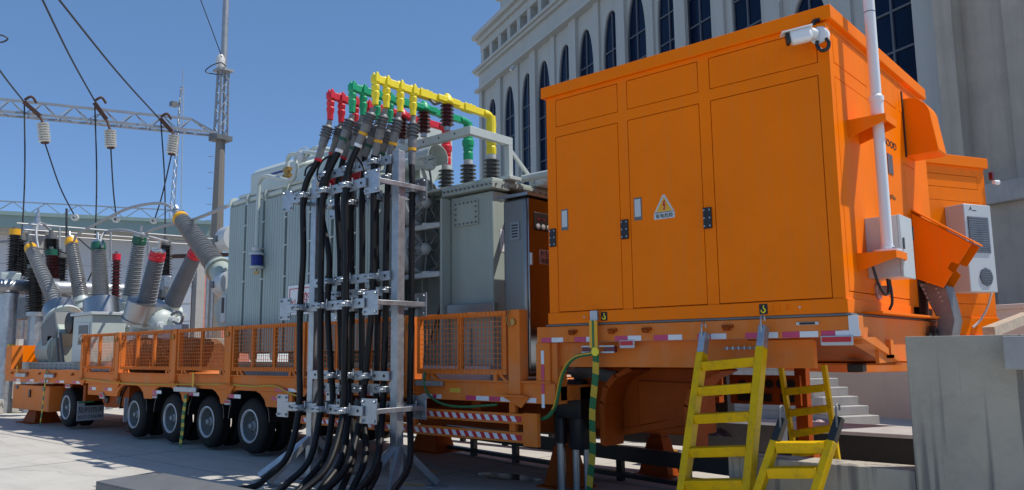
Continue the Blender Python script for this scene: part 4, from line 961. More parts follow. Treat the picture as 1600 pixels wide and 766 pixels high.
mb = MB(); c = bp_(476, 246, 6.85); mb.lathe(c, (0, -1, 0), [(0, .08), (.08, .09), (.1, .07)], 16); mb.tube([c+V((-.15, 0, .14)), c+V((0, 0, .16)), c+V((.1, 0, .1))], .012, 5); mb.build("relay", 'offwhite', tf)
mb = MB(); c0, c1 = bp_(401, 396), bp_(401, 420); mb.lathe(c1, (0, 0, 1), [(0, .105), (.03, .12), (.05, .09)], 18); mb.lathe(c0-V((0, 0, .03)), (0, 0, 1), [(0, .12), (.03, .12), (.06, .06), (.1, .08), (.12, .08)], 18); br = mb.build("breather", 'offwhite', tf)
mb = MB(); mb.cyl(c1+V((0, 0, .05)), c0-V((0, 0, .03)), .092, n=18); mb.build("silica_gel", 'blue', br)
B("brass_tag", 'brass', br, c1.x-.07, c1.x+.07, 6.79, 6.8, c1.z-.09, c1.z-.04); mb = MB(); mb.cyl(c1-V((0, 0, .06)), c1, .008, n=5); mb.build("tag_wire", 'wire', br)
# red lettered notice on radiators
a, b = pY(449, 447, 6.86), pY(486, 478, 6.86)
nt_ = F("notice_board", 'white', a.x, b.x, 6.872, 6.888, b.z-.12, a.z)
mb = MB()
x0, x1, z0, z1 = a.x+.05, b.x-.05, b.z-.1, a.z-.05
for q in ((x0, x1, z1-.012, z1), (x0, x0+.012, z0, z1-.013), (x1-.012, x1, z0, z1-.013)): mb.box(q[0], q[1], 6.866, 6.871, q[2], q[3])
mb.build("border", 'signred', nt_)
text("lettering", "#1", .16, ((x0*.8+x1*.2), 6.868, b.z+.06), (1, 0, 0), (0, 0, 1), 'signred', nt_)
text("lettering", "变", .22, ((x0*.22+x1*.78), 6.868, b.z+.10), (1, 0, 0), (0, 0, 1), 'signred', nt_)
# high voltage bushing leaning up to the left
def bushing(parent, p0, p1, r0, r1, n, rs, m, capm=None, name="bushing", caph=.16, alt=.12):
    p0, p1 = V(p0), V(p1); ax = p1-p0; d = ax.normalized(); L_ = ax.length
    mb = MB(); mb.lathe(p0, ax, shed_profile(L_, r0, r1, rs, n, alt), 20); o = mb.build(name, m, parent, ang=.5)
    if capm:
        mb = MB(); mb.lathe(p1, d, [(0, r1+.02), (.02, r1+rs*.9), (caph*.55, r1+rs*1.0), (caph*.6, r1+rs*.8), (caph, r1+rs*.75)], 20); mb.build("cap", capm, o)
        mb = MB(); mb.cyl(p1+d*caph, p1+d*(caph+.05), r1+rs*.4, n=14); mb.cyl(p1+d*caph, p1+d*(caph+.28), r1*.28, n=10); mb.build("terminal", 'galv', o)
    return o
h0, h1 = pY(341, 420, 7.9), pY(284, 344, 7.9)
hb = bushing(tf, h0, h1, .165, .115, 24, .06, 'insul', 'capyel', caph=.12)
d = (h1-h0).normalized()
mb = MB(); q = h1+d*.12; mb.cyl(q, q+d*.22, .07, n=10); mb.beam(q+d*.2, q+d*.42, .12, .03); mb.beam(q+d*.25+V((-.1, 0, 0)), q+d*.36+V((.14, 0, .05)), .05, .1); mb.build("terminal_clamp", 'galv', hb)
mb = MB(); mb.lathe(h0+d*.02, -d, [(0, .27), (.07, .27), (.07, .22), (.45, .24), (.45, .30), (.52, .30)], 22); mb.build("turret", 'grey', tf)
for (u, v, r) in ((357, 374, .24), (352, 445, .24)):
    c = pY(u, v, 7.75); mb = MB(); mb.lathe(c-V((.22, 0, 0)), (1, 0, 0), [(-.02, .08), (.02, .17), (.08, .225), (.16, .25), (.5, .255)], 24); dm = mb.build("turret_dome", 'offwhite', tf)
    B("sight_glass", 'grey_dark', dm, c.x-.10, c.x+.04, c.y-.275, c.y-.24, c.z-.08, c.z+.05, bevel=.01)
mb = MB(); c = pY(348, 488, 7.5); mb.prism([(c.x-.12, 7.5, c.z-.3), (c.x+.3, 7.5, c.z-.3), (c.x+.3, 7.5, c.z+.45), (c.x+.12, 7.5, c.z+.45), (c.x-.35, 7.5, c.z+.1)], (0, .2, 0)); mb.build("terminal_box", 'grey', tf)
B("sight_window", 'offwhite', tf, c.x-.02, c.x+.16, 7.46, 7.499, c.z-.2, c.z+.32, bevel=.02); B("sight_window", 'black', tf, c.x+.02, c.x+.12, 7.455, 7.4595, c.z-.02, c.z+.27)
# low-voltage bushings on the lid and support frame
BY = 7.80
bxs = {'red': -8.10, 'green': -7.65, 'yellow': -7.20}
for k, x in bxs.items():
    b_ = bushing(tf, (x, BY, 3.90), (x, BY, 4.24), .07, .065, 6, .05, 'insul_dark', None, "bushing", alt=0)
    mb = MB(); mb.cyl((x, BY, 3.868), (x, BY, 3.90), .14, n=20); mb.cyl((x, BY, 4.24), (x, BY, 4.30), .065, n=14); mb.build("flange", 'offwhite', b_)
F("frame_channel", 'grey_light', -9.3, -6.90, 6.99, 7.07, 4.36, 4.47, bevel=.004)
F("frame_channel", 'grey_light', -6.898, -6.82, 6.99, 7.82, 4.36, 4.47, bevel=.004)
F("frame_channel", 'grey_light', -9.38, -9.302, 6.99, 7.82, 4.36, 4.47, bevel=.004)
F("frame_leg", 'grey_light', -6.90, -6.82, 7.74, 7.82, 3.92, 4.358, bevel=.004); F("frame_leg", 'grey_light', -9.38, -9.302, 7.74, 7.82, 3.87, 4.358, bevel=.004)
F("frame_foot", 'grey_light', -7.0, -6.74, 7.66, 7.9, 3.871, 3.92)
mb = MB(); mb.beam((-6.86, 7.82, 4.30), (-6.86, 8.35, 3.90), .035, .05); mb.build("frame_brace", 'grey_light', tf)
mb = MB()
for i in range(7): mb.lathe((-8.9+i*.3, 6.989, 4.415), (0, -1, 0), [(0, .014), (.002, .014)], 8)
mb.build("frame_hole", 'ink', tf)
for k, x in bxs.items():
    b_ = bushing(tf, (x, 6.95, 4.52), (x, 6.95, 4.82), .05, .048, 6, .042, 'insul_brown', None, "support_insulator", alt=0)
    mb = MB(); mb.cyl((x, 6.95, 4.471), (x, 6.95, 4.52), .042, n=14); mb.build("base", 'galv', b_)
F("relief_box", 'offwhite', -6.95, -6.5, 8.3, 8.7, 3.872, 4.05, bevel=.02)
mb = MB(); mb.cyl((-6.8, 8.0, 3.93), (-5.4, 8.0, 3.93), .05); mb.cyl((-6.6, 8.4, 4.02), (-5.4, 8.4, 4.02), .07); mb.lathe((-6.55, 8.2, 3.87), (0, 0, 1), [(0, .05), (.1, .05), (.1, .08), (.15, .08)], 12); mb.build("top_pipe", 'grey_light', tf)
# ------------------------------------------------------------------ stainless cabinet between transformer and cabin
sc_ = thing("steel_control_cabinet", "stainless steel cabinet with mirror door between transformer and orange cabin", "cabinet", (-6, 7.5, 1.25))
B("body", 'cab_steel', sc_, -6.40, -6.02, 7.13, 8.2, 1.3, 3.46, bevel=.04)
dr = B("door", 'mirror', sc_, -6.018, -5.995, 7.15, 8.18, 1.36, 3.44, bevel=.006)
B("roof_lip", 'steel', sc_, -6.45, -5.96, 7.09, 8.25, 3.462, 3.50)
for z in (3.05, 1.98):
    v_ = B("vent_plate", 'steel', sc_, -6.27, -6.12, 7.118, 7.129, z-.11, z+.11)
    mb = MB()
    for k in range(5): mb.box(-6.24, -6.15, 7.113, 7.1175, z-.08+k*.035, z-.065+k*.035)
    mb.build("slot", 'black', v_)
wq = [pX(u, v, -5.994) for u, v in ((834, 331), (862, 364))]
w_ = B("window", 'black', dr, -5.995, -5.988, wq[0].y, wq[0].y+.55, wq[1].z, wq[0].z, bevel=.03)
mb = MB()
for k in range(5): mb.lathe((-5.988, wq[0].y+.07+k*.1, wq[1].z+.05), (1, 0, 0), [(0, .035), (.008, .035)], 12)
mb.build("meter", 'offwhite', w_)
mb = MB()
for k in range(4): mb.box(-5.988, -5.984, wq[0].y+.06+k*.1, wq[0].y+.11+k*.1, wq[1].z+.13, wq[1].z+.16)
mb.build("meter_label", 'maroon', w_)
q = [pX(u, v, -5.99) for u, v in ((829, 395), (830, 414))]
mb = MB(); mb.box(-5.994, -5.965, q[0].y-.012, q[0].y+.012, q[1].z, q[0].z); mb.build("handle", 'offwhite', dr)
q = [pX(u, v, -5.99) for u, v in ((843, 389), (858, 414))]
pn = B("name_plate", 'cloth', dr, -5.994, -5.99, q[0].y, q[0].y+.34, q[1].z, q[0].z)
text("lettering", "PT主变风", .075, (-5.988, q[0].y+.17, q[0].z-.06), (0, 1, 0), (0, 0, 1), 'ink', pn); text("lettering", "电源控制", .075, (-5.988, q[0].y+.17, q[0].z-.145), (0, 1, 0), (0, 0, 1), 'ink', pn)
# ================================================================== SWITCHGEAR ON THE REAR DECK
gi = thing("gas_insulated_switchgear", "grey switchgear with leaning ribbed bushings in amber, green and crimson caps on the rear deck", "switchgear", (-20, 8.0, 1.25))
def G(name, m, *a, bevel=.008, parent=None): return B(name, m, parent or gi, *a, bevel=bevel)
BX0 = pY(23, 570, 7.15).x
G("bed_frame", 'grey', BX0, -17.2, 7.15, 7.3, 1.26, 1.46); G("bed_frame", 'grey', -22.9, -17.2, 9.0, 9.15, 1.26, 1.46)
for x in (-22.7, -21, -19.5, -17.5): G("bed_cross", 'grey', x, x+.14, 7.302, 8.998, 1.28, 1.44)
mb = MB()
for k in range(16): mb.bolt((-22.8+k*.3, 7.149, 1.40), (0, -1, 0), .016, .012); mb.bolt((-22.8+k*.3, 7.149, 1.31), (0, -1, 0), .016, .012)
mb.build("bed_bolts", 'grey_dark', gi)
# cabinet
ca, cbb = pY(115, 500, 7.05), pY(144, 500, 7.05)
cfar = pX(197, 495, cbb.x).y
cz = pY(144, 492, 7.05).z
cab_ = G("control_cabinet", 'grey_light', ca.x, cbb.x, 7.05, cfar, 1.46, cz, bevel=.015)
G("cabinet_roof", 'offwhite', ca.x-.06, cbb.x+.08, 6.99, cfar+.08, cz+.002, cz+.07, parent=cab_)
wx0, wx1 = ca.x+.28, ca.x+.62
W_ = pY(123, 505, 7.04), pY(138, 548, 7.04)
wd = B("cabinet_window", 'offwhite', cab_, W_[0].x, W_[1].x, 7.03, 7.049, W_[1].z, W_[0].z, bevel=.01)
B("pane", 'grey_dark', wd, W_[0].x+.06, W_[1].x-.06, 7.022, 7.0295, W_[0].z-.5, W_[0].z-.06)
B("gauge_card", 'offwhite', wd, W_[0].x+.10, W_[1].x-.10, 7.018, 7.0215, W_[0].z-.40, W_[0].z-.26)
# drums and bushings
near = [((92, 484), (50, 392), 'capyel'), ((158, 470), (154, 392), 'capgre'), ((229, 472), (244, 407), 'capred')]
far = [((127, 468), (112, 383), 'capyel'), ((204, 463), (217, 382), 'capgre'), ((270, 474), (303, 402), 'capred')]
for (b, t, m), y in [(q, 7.75) for q in near]+[(q, 8.6) for q in far]:
    p0, p1 = pY(*b, y), pY(*t, y); d = (p1-p0).normalized()
    isn = y < 8
    o = bushing(gi, p0, p1, .155 if isn else .16, .125 if isn else .125, 25, .048, 'insul', m, caph=.2)
    if isn:
        mb = MB(); mb.lathe(p0+d*.02, -d, [(0, .22), (.0, .40), (.42, .41), (.42, .44), (.46, .44)], 28); mb.build("drum", 'steel', o)
        q = p0-d*.44; mb = MB(); mb.lathe(q, -d, [(0, .46), (.07, .46), (.07, .28), (.25, .26), (.8, .26)] if b[0] < 100 else [(0, .415), (.04, .415), (.04, .22), (.26, .22)], 24); mb.build("turret", 'grey_light', o)
    else:
        mb = MB(); mb.lathe(p0+d*.02, -d, [(0, .19), (.16, .19), (.16, .28), (.21, .28), (.21, .22), (.42, .23), (.42, .31), (.48, .31), (.48, .24), (.6, .24)], 24); mb.build("turret", 'grey_light', o)
# machinery by the leftmost drum
mb = MB()
a = pY(96, 515, 7.5); mb.beam(a+V((-.5, 0, -.2)), a+V((.4, 0, .15)), .6, .65, (0, 0, 1)); mb.build("drive_housing", 'grey_dark', gi, bevel=.05)
mb = MB(); c = pY(100, 548, 7.6); mb.lathe(c+V((-.9, 0, 0)), (1, 0, 0), [(0, .3), (.1, .42), (1.1, .42), (1.1, .5), (1.2, .5)], 24); mb.build("tank_end", 'grey', gi)
mb = MB(); c = pY(107, 505, 7.35); mb.lathe(c, (0, -1, 0), [(-.3, .26), (0, .26), (.02, .2)], 20); mb.build("drive_disc", 'black', gi)
mb = MB()
for k, (u0, v0, u1, v1) in enumerate(((80, 500, 82, 570), (88, 510, 92, 574), (94, 520, 100, 574), (78, 540, 74, 570))):
    p, q = pY(u0, v0, 7.28), pY(u1, v1, 7.28); mb.tube([p, p.lerp(q, .5)+V((.12, -.05, 0)), q], .035, 6)
mb.build("control_hose", 'grey_dark', gi)
mb = MB(); c = pY(92, 530, 7.45); mb.beam(c+V((-.1, 0, -.3)), c+V((.5, 0, .25)), .4, .35); mb.beam(c+V((.1, -.1, -.5)), c+V((.1, -.1, .1)), .35, .3, (0, 1, 0)); mb.build("gear_block", 'grey', gi, bevel=.03)
# horizontal enclosures with bolted ends facing the transformer
for k, (u, v) in enumerate(((209, 503), (259, 503))):
    c = pY(u, v, 8.0); mb = MB(); mb.lathe(c-V((.45, 0, 0)), (1, 0, 0), [(0, .29), (.25, .29), (.35, .27), (.41, .22), (.45, .11)], 28); en = mb.build("enclosure", 'grey_light', gi)
    mb = MB()
    for q, r in ((V((0, -.12, -.08)), .09), (V((0, .14, .06)), .08)): mb.lathe(c+q-V((.06, 0, 0)), (1, 0, 0), [(0, r), (.1, r), (.11, r*.6), (.15, r*.6)], 14)
    mb.build("port", 'offwhite', en)
    mb = MB()
    for j in range(10): a = j*math.pi/5; mb.bolt(c+V((-.13, .26*math.cos(a), .26*math.sin(a))), (1, 0, 0), .02, .03)
    mb.build("end_bolts", 'grey_dark', en)
mb = MB(); a, b = pY(200, 494, 8.5), pY(250, 492, 8.5); mb.beam(a, b, .5, .10); mb.build("top_plate", 'grey_light', gi, bevel=.02)
mb = MB(); a, b = pY(240, 490, 8.3), pY(276, 500, 8.3); mb.beam(a, b, .12, .08); mb.cyl(a+V((0, .2, .1)), b+V((0, .2, .1)), .04); mb.build("link_rod", 'offwhite', gi)
G("support_box", 'grey', -19.3, -16.2, 7.7, 9.0, 1.46, 1.95)
G("terminal_tray", 'offwhite', -17.9, -15.9, 7.3, 7.5, 2.02, 2.07)
mb = MB(); c = pY(268, 492, 7.7); mb.tube([c, c+V((.3, 0, .05)), c+V((.5, 0, -.05)), c+V((.4, 0, -.2)), c+V((.1, 0, -.15))], .03, 6); mb.build("lead_loop", 'grey_dark', gi)
G("earth_panel", 'galv', -15.9, -15.1, 7.35, 7.5, 1.3, 2.2)
# bright end board of the rear deck
eb_ = thing("orange_end_board", "bright orange sunlit board at the rear end of the trailer deck", "board", pY(45, 575, 8.4))
q0, q1 = pY(46, 486, 9.2), pY(158, 576, 9.2)
mb = MB(); a, b = pX(50, 530, -24.6), pX(120, 530, -24.6)
q0 = pX(23, 540, BX0-.3); q1 = pX(82, 540, BX0-.3); mb.box(BX0-.4, BX0-.3, q0.y, min(q1.y, 9.7), 1.31, q0.z); mb.build("board", 'orange', eb_)
mb = MB(); mb.box(BX0-.42, BX0-.28, q0.y-.14, q0.y-.001, 1.3, q0.z+.03); mb.build("post", 'strapy', eb_)
# jumper conductors
def jumper(lbl, pts, r=.035, m='wirelight'):
    mb = MB(); mb.tube(pts, r, 6, 6); tag(mb.build("jumper_conductor", m), lbl, "conductor", "jumper conductors above the switchgear")
jumper("pale conductor arching from the amber bushing to the leaning transformer bushing", [pY(116, 376, 8.6), pY(122, 366, 8.5), pY(160, 345, 8.3), pY(200, 326, 8.1), pY(240, 318, 8.0), pY(262, 321, 7.9), pY(279, 335, 7.9)])
jumper("pale conductor looping over the left green cap towards the right", [pY(160, 386, 7.75), pY(158, 372, 7.8), pY(168, 362, 8), pY(195, 360, 8.2), pY(235, 371, 8.5), pY(262, 378, 9)])
jumper("pale conductor from the centre green bushing to the radiators", [pY(222, 372, 8.6), pY(232, 362, 8.5), pY(260, 352, 8.3), pY(300, 344, 8), pY(356, 322, 7.5)])
jumper("white conductor looping above the nearest amber cap", [pY(60, 388, 7.75), pY(57, 370, 7.8), pY(58, 354, 7.9), pY(66, 349, 8.2), pY(78, 360, 8.8), pY(90, 372, 9.5)])
jumper("thin dark lead between the amber and the left green caps", [pY(50, 388, 7.75), pY(90, 392, 9), pY(120, 404, 8.6)], .02, 'wire')
jumper("thin dark lead hanging behind the left green bushing", [pY(122, 372, 8.6), pY(140, 388, 8.4), pY(152, 396, 8), pY(150, 410, 9), pY(137, 440, 9)], .02, 'wire')
jumper("dark lead from the left edge to the nearest amber cap", [pY(-10, 379, 9), pY(25, 377, 9), pY(46, 384, 8.2), pY(52, 389, 7.75)], .05, 'grey_dark')
# ================================================================== ORANGE CABIN
cb_ = thing("orange_cabin", "large orange equipment cabin with panelled walls standing on the trailer's raised front deck", "cabin", (-3.76, 8.2, 1.88))
def K(name, m, *a, bevel=.004, parent=None): return B(name, m, parent or cb_, *a, bevel=bevel)
CX0, CX1, CY0, CY1, CZ0, CZ1 = -5.32, -2.20, 6.68, 9.66, 1.88, 4.40
K("core", 'seam', CX0+.05, CX1-.05, CY0+.05, CY1-.05, CZ0+.02, CZ1, bevel=0)
K("base_skirt", 'orange', CX0-.015, CX1+.015, CY0-.015, 8.62, CZ0, 2.0)
K("roof", 'orange', CX0-.045, CX1+.045, CY0-.045, CY1+.045, 4.405, 4.53, bevel=.008)
G_ = .007
def panel_wall(axis, pos, u0, u1, z0, z1, holes, out, parent, local=False, th=.05, m='orange'):
    """wall skin split at every hole edge; holes are filled by separate door panels with a narrow gap"""
    us = sorted(set([u0, u1]+[h[0] for h in holes]+[h[1] for h in holes])); zs = sorted(set([z0, z1]+[h[2] for h in holes]+[h[3] for h in holes]))
    mb = MB()
    def bb(mb, a, b, c, d, o0, o1):
        lo, hi = sorted((pos+out*o0, pos+out*o1))
        mb.box(*((a, b, lo, hi, c, d) if axis == 'y' else (lo, hi, a, b, c, d)))
    # vertical strips merged per column
    for a, b in zip(us, us[1:]):
        z = z0; um = (a+b)/2
        hs = sorted([(h[2], h[3]) for h in holes if h[0] < um < h[1]])
        for h0, h1 in hs+[(z1, z1)]:
            if h0-z > 1e-4: bb(mb, a, b, z, h0, -th, 0)
            z = h1
    bmesh.ops.remove_doubles(mb.bm, verts=mb.bm.verts[:], dist=1e-5)
    # drop interior faces shared by neighbouring strips
    seen = {}
    for f in mb.bm.faces[:]:
        k = tuple(sorted(v.index for v in f.verts)); seen.setdefault(k, []).append(f)
    mb.build("wall_frame", m, parent, local=local)
    for h in holes:
        mb = MB(); bb(mb, h[0]+G_, h[1]-G_, h[2]+G_, h[3]-G_, -th*.8, .0015); mb.build("door_panel" if h[3]-h[2] > .9 else "panel", m, parent, bevel=.003, local=local)
fh = [(-5.19, -4.37, 4.05, 4.36), (-4.26, -3.445, 4.05, 4.36), (-3.33, -2.30, 4.05, 4.36), (-5.20, -4.375, 2.0+.005, 3.94), (-4.26, -3.445, 2.005, 3.94), (-3.33, -2.305, 2.005, 3.94)]
panel_wall('y', CY0, CX0, CX1, 2.001, 4.404, fh, -1, cb_)
rh = [(6.77, 7.67, 4.05, 4.36), (7.88, 8.60, 4.05, 4.36), (6.77, 7.67, 2.06, 3.93), (7.88, 8.58, 2.06, 2.30), (8.72, 9.10, 2.95, 3.5), (8.72, 9.55, 4.05, 4.36)]
panel_wall('x', CX1, CY0+.0505, CY1, 2.001, 4.404, rh, 1, cb_)
K("side_wall", 'orange', CX0, CX0+.049, CY0+.051, CY1, 2.001, 4.404); K("rear_wall", 'orange', CX0+.05, CX1-.05, CY1-.049, CY1, 2.0, 4.404)
# hinges and latches
for (x, z) in ((-5.255, 2.82), (-4.325, 2.81), (-3.405, 2.815)):
    h = K("hinge", 'black', x-.043, x+.043, CY0-.018, CY0-.0005, z-.10, z+.10, bevel=.006)
    mb = MB()
    for sx in (-.028, .028):
        for sz in (-.075, 0, .075): mb.bolt((x+sx, CY0-.018, z+sz), (0, -1, 0), .010, .007)
    mb.build("screws", 'steel', h)
for (x, z) in ((-5.09, 3.0), (-4.165, 3.0)):
    h = K("latch", 'grey_dark', x-.046, x+.046, CY0-.006, CY0-.0016, z-.115, z+.115, bevel=.01)
    K("latch_paddle", 'offwhite', x-.036, x+.036, CY0-.010, CY0-.0063, z-.08, z+.10, parent=h)
# high-voltage warning triangle
y = CY0-.003; tx, tz = -3.868, 2.985
mb = MB(); mb.prism([(tx-.115, y, 2.865), (tx+.115, y, 2.865), (tx+.115, y, 2.925), (tx+.012, y, 3.105), (tx-.012, y, 3.105), (tx-.115, y, 2.925)], (0, .003, 0)); ws_ = mb.build("warning_sign", 'offwhite', cb_)
mb = MB(); mb.prism([(tx-.088, y-.001, 2.938), (tx+.088, y-.001, 2.938), (tx, y-.001, 3.085)], (0, .0008, 0)); mb.build("sign_field", 'capyel', ws_)
mb = MB(); mb.prism([(tx-.105, y-.001, 2.928), (tx+.105, y-.001, 2.928), (tx+.105, y-.001, 2.9335), (tx-.105, y-.001, 2.9335)], (0, .0008, 0)); mb.build("sign_bar", 'ink', ws_)
mb = MB(); zz = [(-.004, 3.045), (.016, 3.05), (.008, 3.01), (.022, 3.012), (.008, 2.968), (.016, 2.97), (.002, 2.946), (-.012, 2.966), (-.004, 2.967), (.002, 2.997), (-.016, 2.993)]
mb.prism([(tx+a, y-.002, b) for a, b in zz], (0, .0008, 0)); mb.build("flash", 'signred', ws_)
text("lettering", "有电危险", .046, (tx, y-.0015, 2.893), (1, 0, 0), (0, 0, 1), 'ink', ws_, sx=1.05)
# hook signs
for x, z in ((-4.60, 1.94), (-2.905, 1.94)):
    yy = CY0-.017
    h = K("hook_sign", 'ink', x-.038, x+.038, yy-.003, yy-.0005, z-.045, z+.045, bevel=0)
    mb = MB(); mb.tube([(x+.004, yy-.004, z+.034), (x+.002, yy-.004, z+.012), (x+.017, yy-.004, z-.010), (x+.004, yy-.004, z-.030), (x-.016, yy-.004, z-.022), (x-.02, yy-.004, z-.005)], lambda t: .0045+.003*math.sin(math.pi*t), 6); mb.build("hook", 'yellow', h)
mb = MB()
for x in (-4.75, -2.79): mb.lathe((x, CY0-.0155, 1.94), (0, -1, 0), [(0, .043), (.004, .043), (.004, .036), (.001, .036)], 20, True, False); mb.lathe((x, CY0-.0155, 1.94), (0, -1, 0), [(0, .02), (.008, .012)], 8)
mb.build("embossed_ring", 'orange', cb_)
o = text("embossed_letter", "B", .075, (-2.69, CY0-.017, 1.94), (1, 0, 0), (0, 0, 1), 'orange', cb_, ext=.003)
K("stud", 'offwhite', -4.86, -4.845, CY0-.02, CY0-.0155, 1.935, 1.95, bevel=0); K("stud", 'offwhite', -2.59, -2.575, CY0-.02, CY0-.0155, 1.935, 1.95, bevel=0)
# right face: lettering, plate, hood, canopy, small fittings
text("lettering", "GOOD", .10, (CX1+.003, 8.275, 3.615), (0, 1, 0), (0, 0, 1), 'ink', cb_, sx=1.45)
pl_ = K("plaque", 'chute', CX1+.0005, CX1+.008, 8.15, 8.31, 3.30, 3.50, bevel=0)
mb = MB(); pr = []
hy0, hy1 = 8.86, 9.20
for k in range(9): a = math.pi/2*k/8; pr.append((.06+.20*math.sin(a), 3.98+.24*math.cos(a)))
poly = [(CX1+.0005, hy0, 3.60), (CX1+.0005, hy0, 4.22)]+[(CX1+.0005+a, hy0, b) for a, b in pr]+[(CX1+.31, hy0, 3.62), (CX1+.30, hy0, 3.60)]
mb.prism(poly, (0, hy1-hy0, 0)); mb.build("air_hood", 'orange', cb_, bevel=.006)
K("hood_flange", 'seam', CX1+.0003, CX1+.012, hy0-.04, hy0-.001, 3.58, 4.30)
# sloping canopy with notched cheeks
cy_ = 8.86
def chk(y, m):
    pts = [(1424, 333), (1518, 381), (1497, 413), (1486, 409), (1480, 419), (1488, 426), (1474, 450), (1430, 436)]
    q = [pY(u, v, 8.86) for u, v in pts]; mb = MB(); mb.prism([(max(p.x, CX1+.003), y, p.z) for p in q], (0, .012, 0)); return mb.build("canopy_cheek", m, cb_)
chk(8.86, 'orange'); chk(9.24, 'orange')
q0, q1 = pY(1424, 331, 8.86), pY(1520, 380, 8.86)
mb = MB(); mb.hexa([(CX1+.002, 8.85, q0.z+.012), (q1.x+.01, 8.85, q1.z), (q1.x+.01, 9.27, q1.z), (CX1+.002, 9.27, q0.z+.012), (CX1+.002, 8.85, q0.z+.030), (q1.x+.01, 8.85, q1.z+.018), (q1.x+.01, 9.27, q1.z+.018), (CX1+.002, 9.27, q0.z+.030)]); mb.build("canopy_top", 'orange', cb_)
K("cable_opening", 'seam', CX1+.0005, CX1+.004, 8.88, 9.24, 1.9, 2.85, bevel=0)
mb = MB(); c = pX(1385, 309, CX1); mb.box(CX1, CX1+.06, c.y-.02, c.y+.02, c.z-.02, c.z+.02); mb.beam(c+V((.05, 0, 0)), c+V((.05, .1, -.01)), .02, .02); mb.build("padlock_hasp", 'brass', cb_)
c = pX(1371, 455, CX1); mb = MB(); mb.cyl(c, c+V((.12, 0, 0)), .045); mb.lathe(c, (1, 0, 0), [(0, .08), (.02, .08)], 18); mb.build("cable_gland", 'cloth', cb_)
# steel cable chute from the cabin wall down onto the platform
ch_ = thing("steel_cable_chute", "dark worn steel cable chute bending down below the orange canopy", "chute", (-2.0, 9.0, 1.7))
def pc(u, v): return pY(u, v, 8.92)
a = [pc(1433, 440), pc(1478, 446), pc(1492, 500), pc(1487, 526), pc(1460, 526), pc(1466, 500)]
mb = MB(); mb.prism([(p.x, 8.92, p.z) for p in a], (0, .34, 0)); cht = mb.build("trough", 'chute', ch_, bevel=.006)
mb = MB()
for k in range(5): p = pc(1437+k*3, 446+k*6.5); mb.bolt(p+V((.02, 0, 0)), (0, -1, 0), .012, .012); mb.bolt(p+V((.14, 0, 0)), (0, -1, 0), .010, .012)
mb.build("bolts", 'galv', cht)
# white mast on two brackets
ms = thing("white_mast", "white tubular mast clamped to the cabin's sunlit end wall", "mast", (-2.0, 7.18, 2.4))
mx, my = -1.99, 7.18; z0 = pX(1384, 393, mx).z
mb = MB(); mb.cyl((mx, my, z0+.02), (mx, my, 5.4), .047, n=22); mb.build("tube", 'white', ms)
zc = pX(1370, 158, mx).z
mb = MB(); mb.lathe((mx, my, zc-.13), (0, 0, 1), [(0, .056), (.12, .056), (.12, .064), (.16, .064), (.17, .056), (.18, .048)], 22); mb.build("collar", 'white', ms)
mb = MB(); zz = pX(1356, 17, mx).z; mb.cyl((mx, my, zz-.004), (mx, my, zz+.004), .0485, n=22); mb.build("joint_ring", 'grey_dark', ms)
mb = MB(); mb.lathe((mx, my, z0), (0, 0, 1), [(0, .11), (.018, .11), (.018, .058), (.05, .055)], 22); mb.build("base_flange", 'white', ms)
mb = MB()
for k in range(6): a = k*math.pi/3+.3; mb.bolt((mx+.09*math.cos(a), my+.09*math.sin(a), z0+.018), (0, 0, 1), .012, .014)
mb.build("flange_bolts", 'galv', ms)
for k, zb in enumerate((pX(1372, 186, mx).z, z0)):
    mb = MB()
    zt_ = zb-.006
    mb.box(CX1+.001, mx+.11, my-.16, my+.16, zt_-.012, zt_)
    for sy in (-.16, .148): mb.prism([(CX1+.001, my+sy, zt_-.012), (mx+.11, my+sy, zt_-.012), (mx+.11, my+sy, zt_-.06), (CX1+.001, my+sy, zt_-.16)], (0, .012, 0))
    mb.prism([(mx+.10, my-.148, zt_-.012), (mx+.11, my-.148, zt_-.012), (mx+.11, my-.148, zt_-.06), (mx+.10, my-.148, zt_-.06)], (0, .296, 0))
    mb.build("bracket", 'orange', ms)
# junction box behind the mast
eb2 = thing("junction_box", "pale grey electrical box on the cabin's end wall behind the white mast", "box", (-2.1, 7.5, 2.2))
B("body", 'offwhite', eb2, CX1+.001, -1.93, 7.30, 7.66, 2.20, 2.74, bevel=.004)
B("door", 'offwhite', eb2, -1.929, -1.905, 7.295, 7.665, 2.195, 2.745, bevel=.006)
B("handle", 'grey_dark', eb2, -1.904, -1.89, 7.33, 7.345, 2.44, 2.54); B("hinge", 'black', eb2, -1.96, -1.90, 7.666, 7.69, 2.55, 2.68)
mb = MB(); mb.tube([(-2.06, 7.36, 2.19), (-2.05, 7.33, 2.08), (-2.06, 7.25, 2.05), (-2.08, 7.15, 2.15), (-2.1, 7.1, 2.3)], .012, 6); mb.tube([(-2.06, 7.42, 2.19), (-2.05, 7.42, 2.0), (-2.08, 7.42, 1.92)], .012, 6); mb.tube([(-2.05, 7.25, 2.36), (-2.0, 7.27, 2.45), (-2.02, 7.31, 2.5)], .01, 6); mb.build("lead", 'black', eb2)
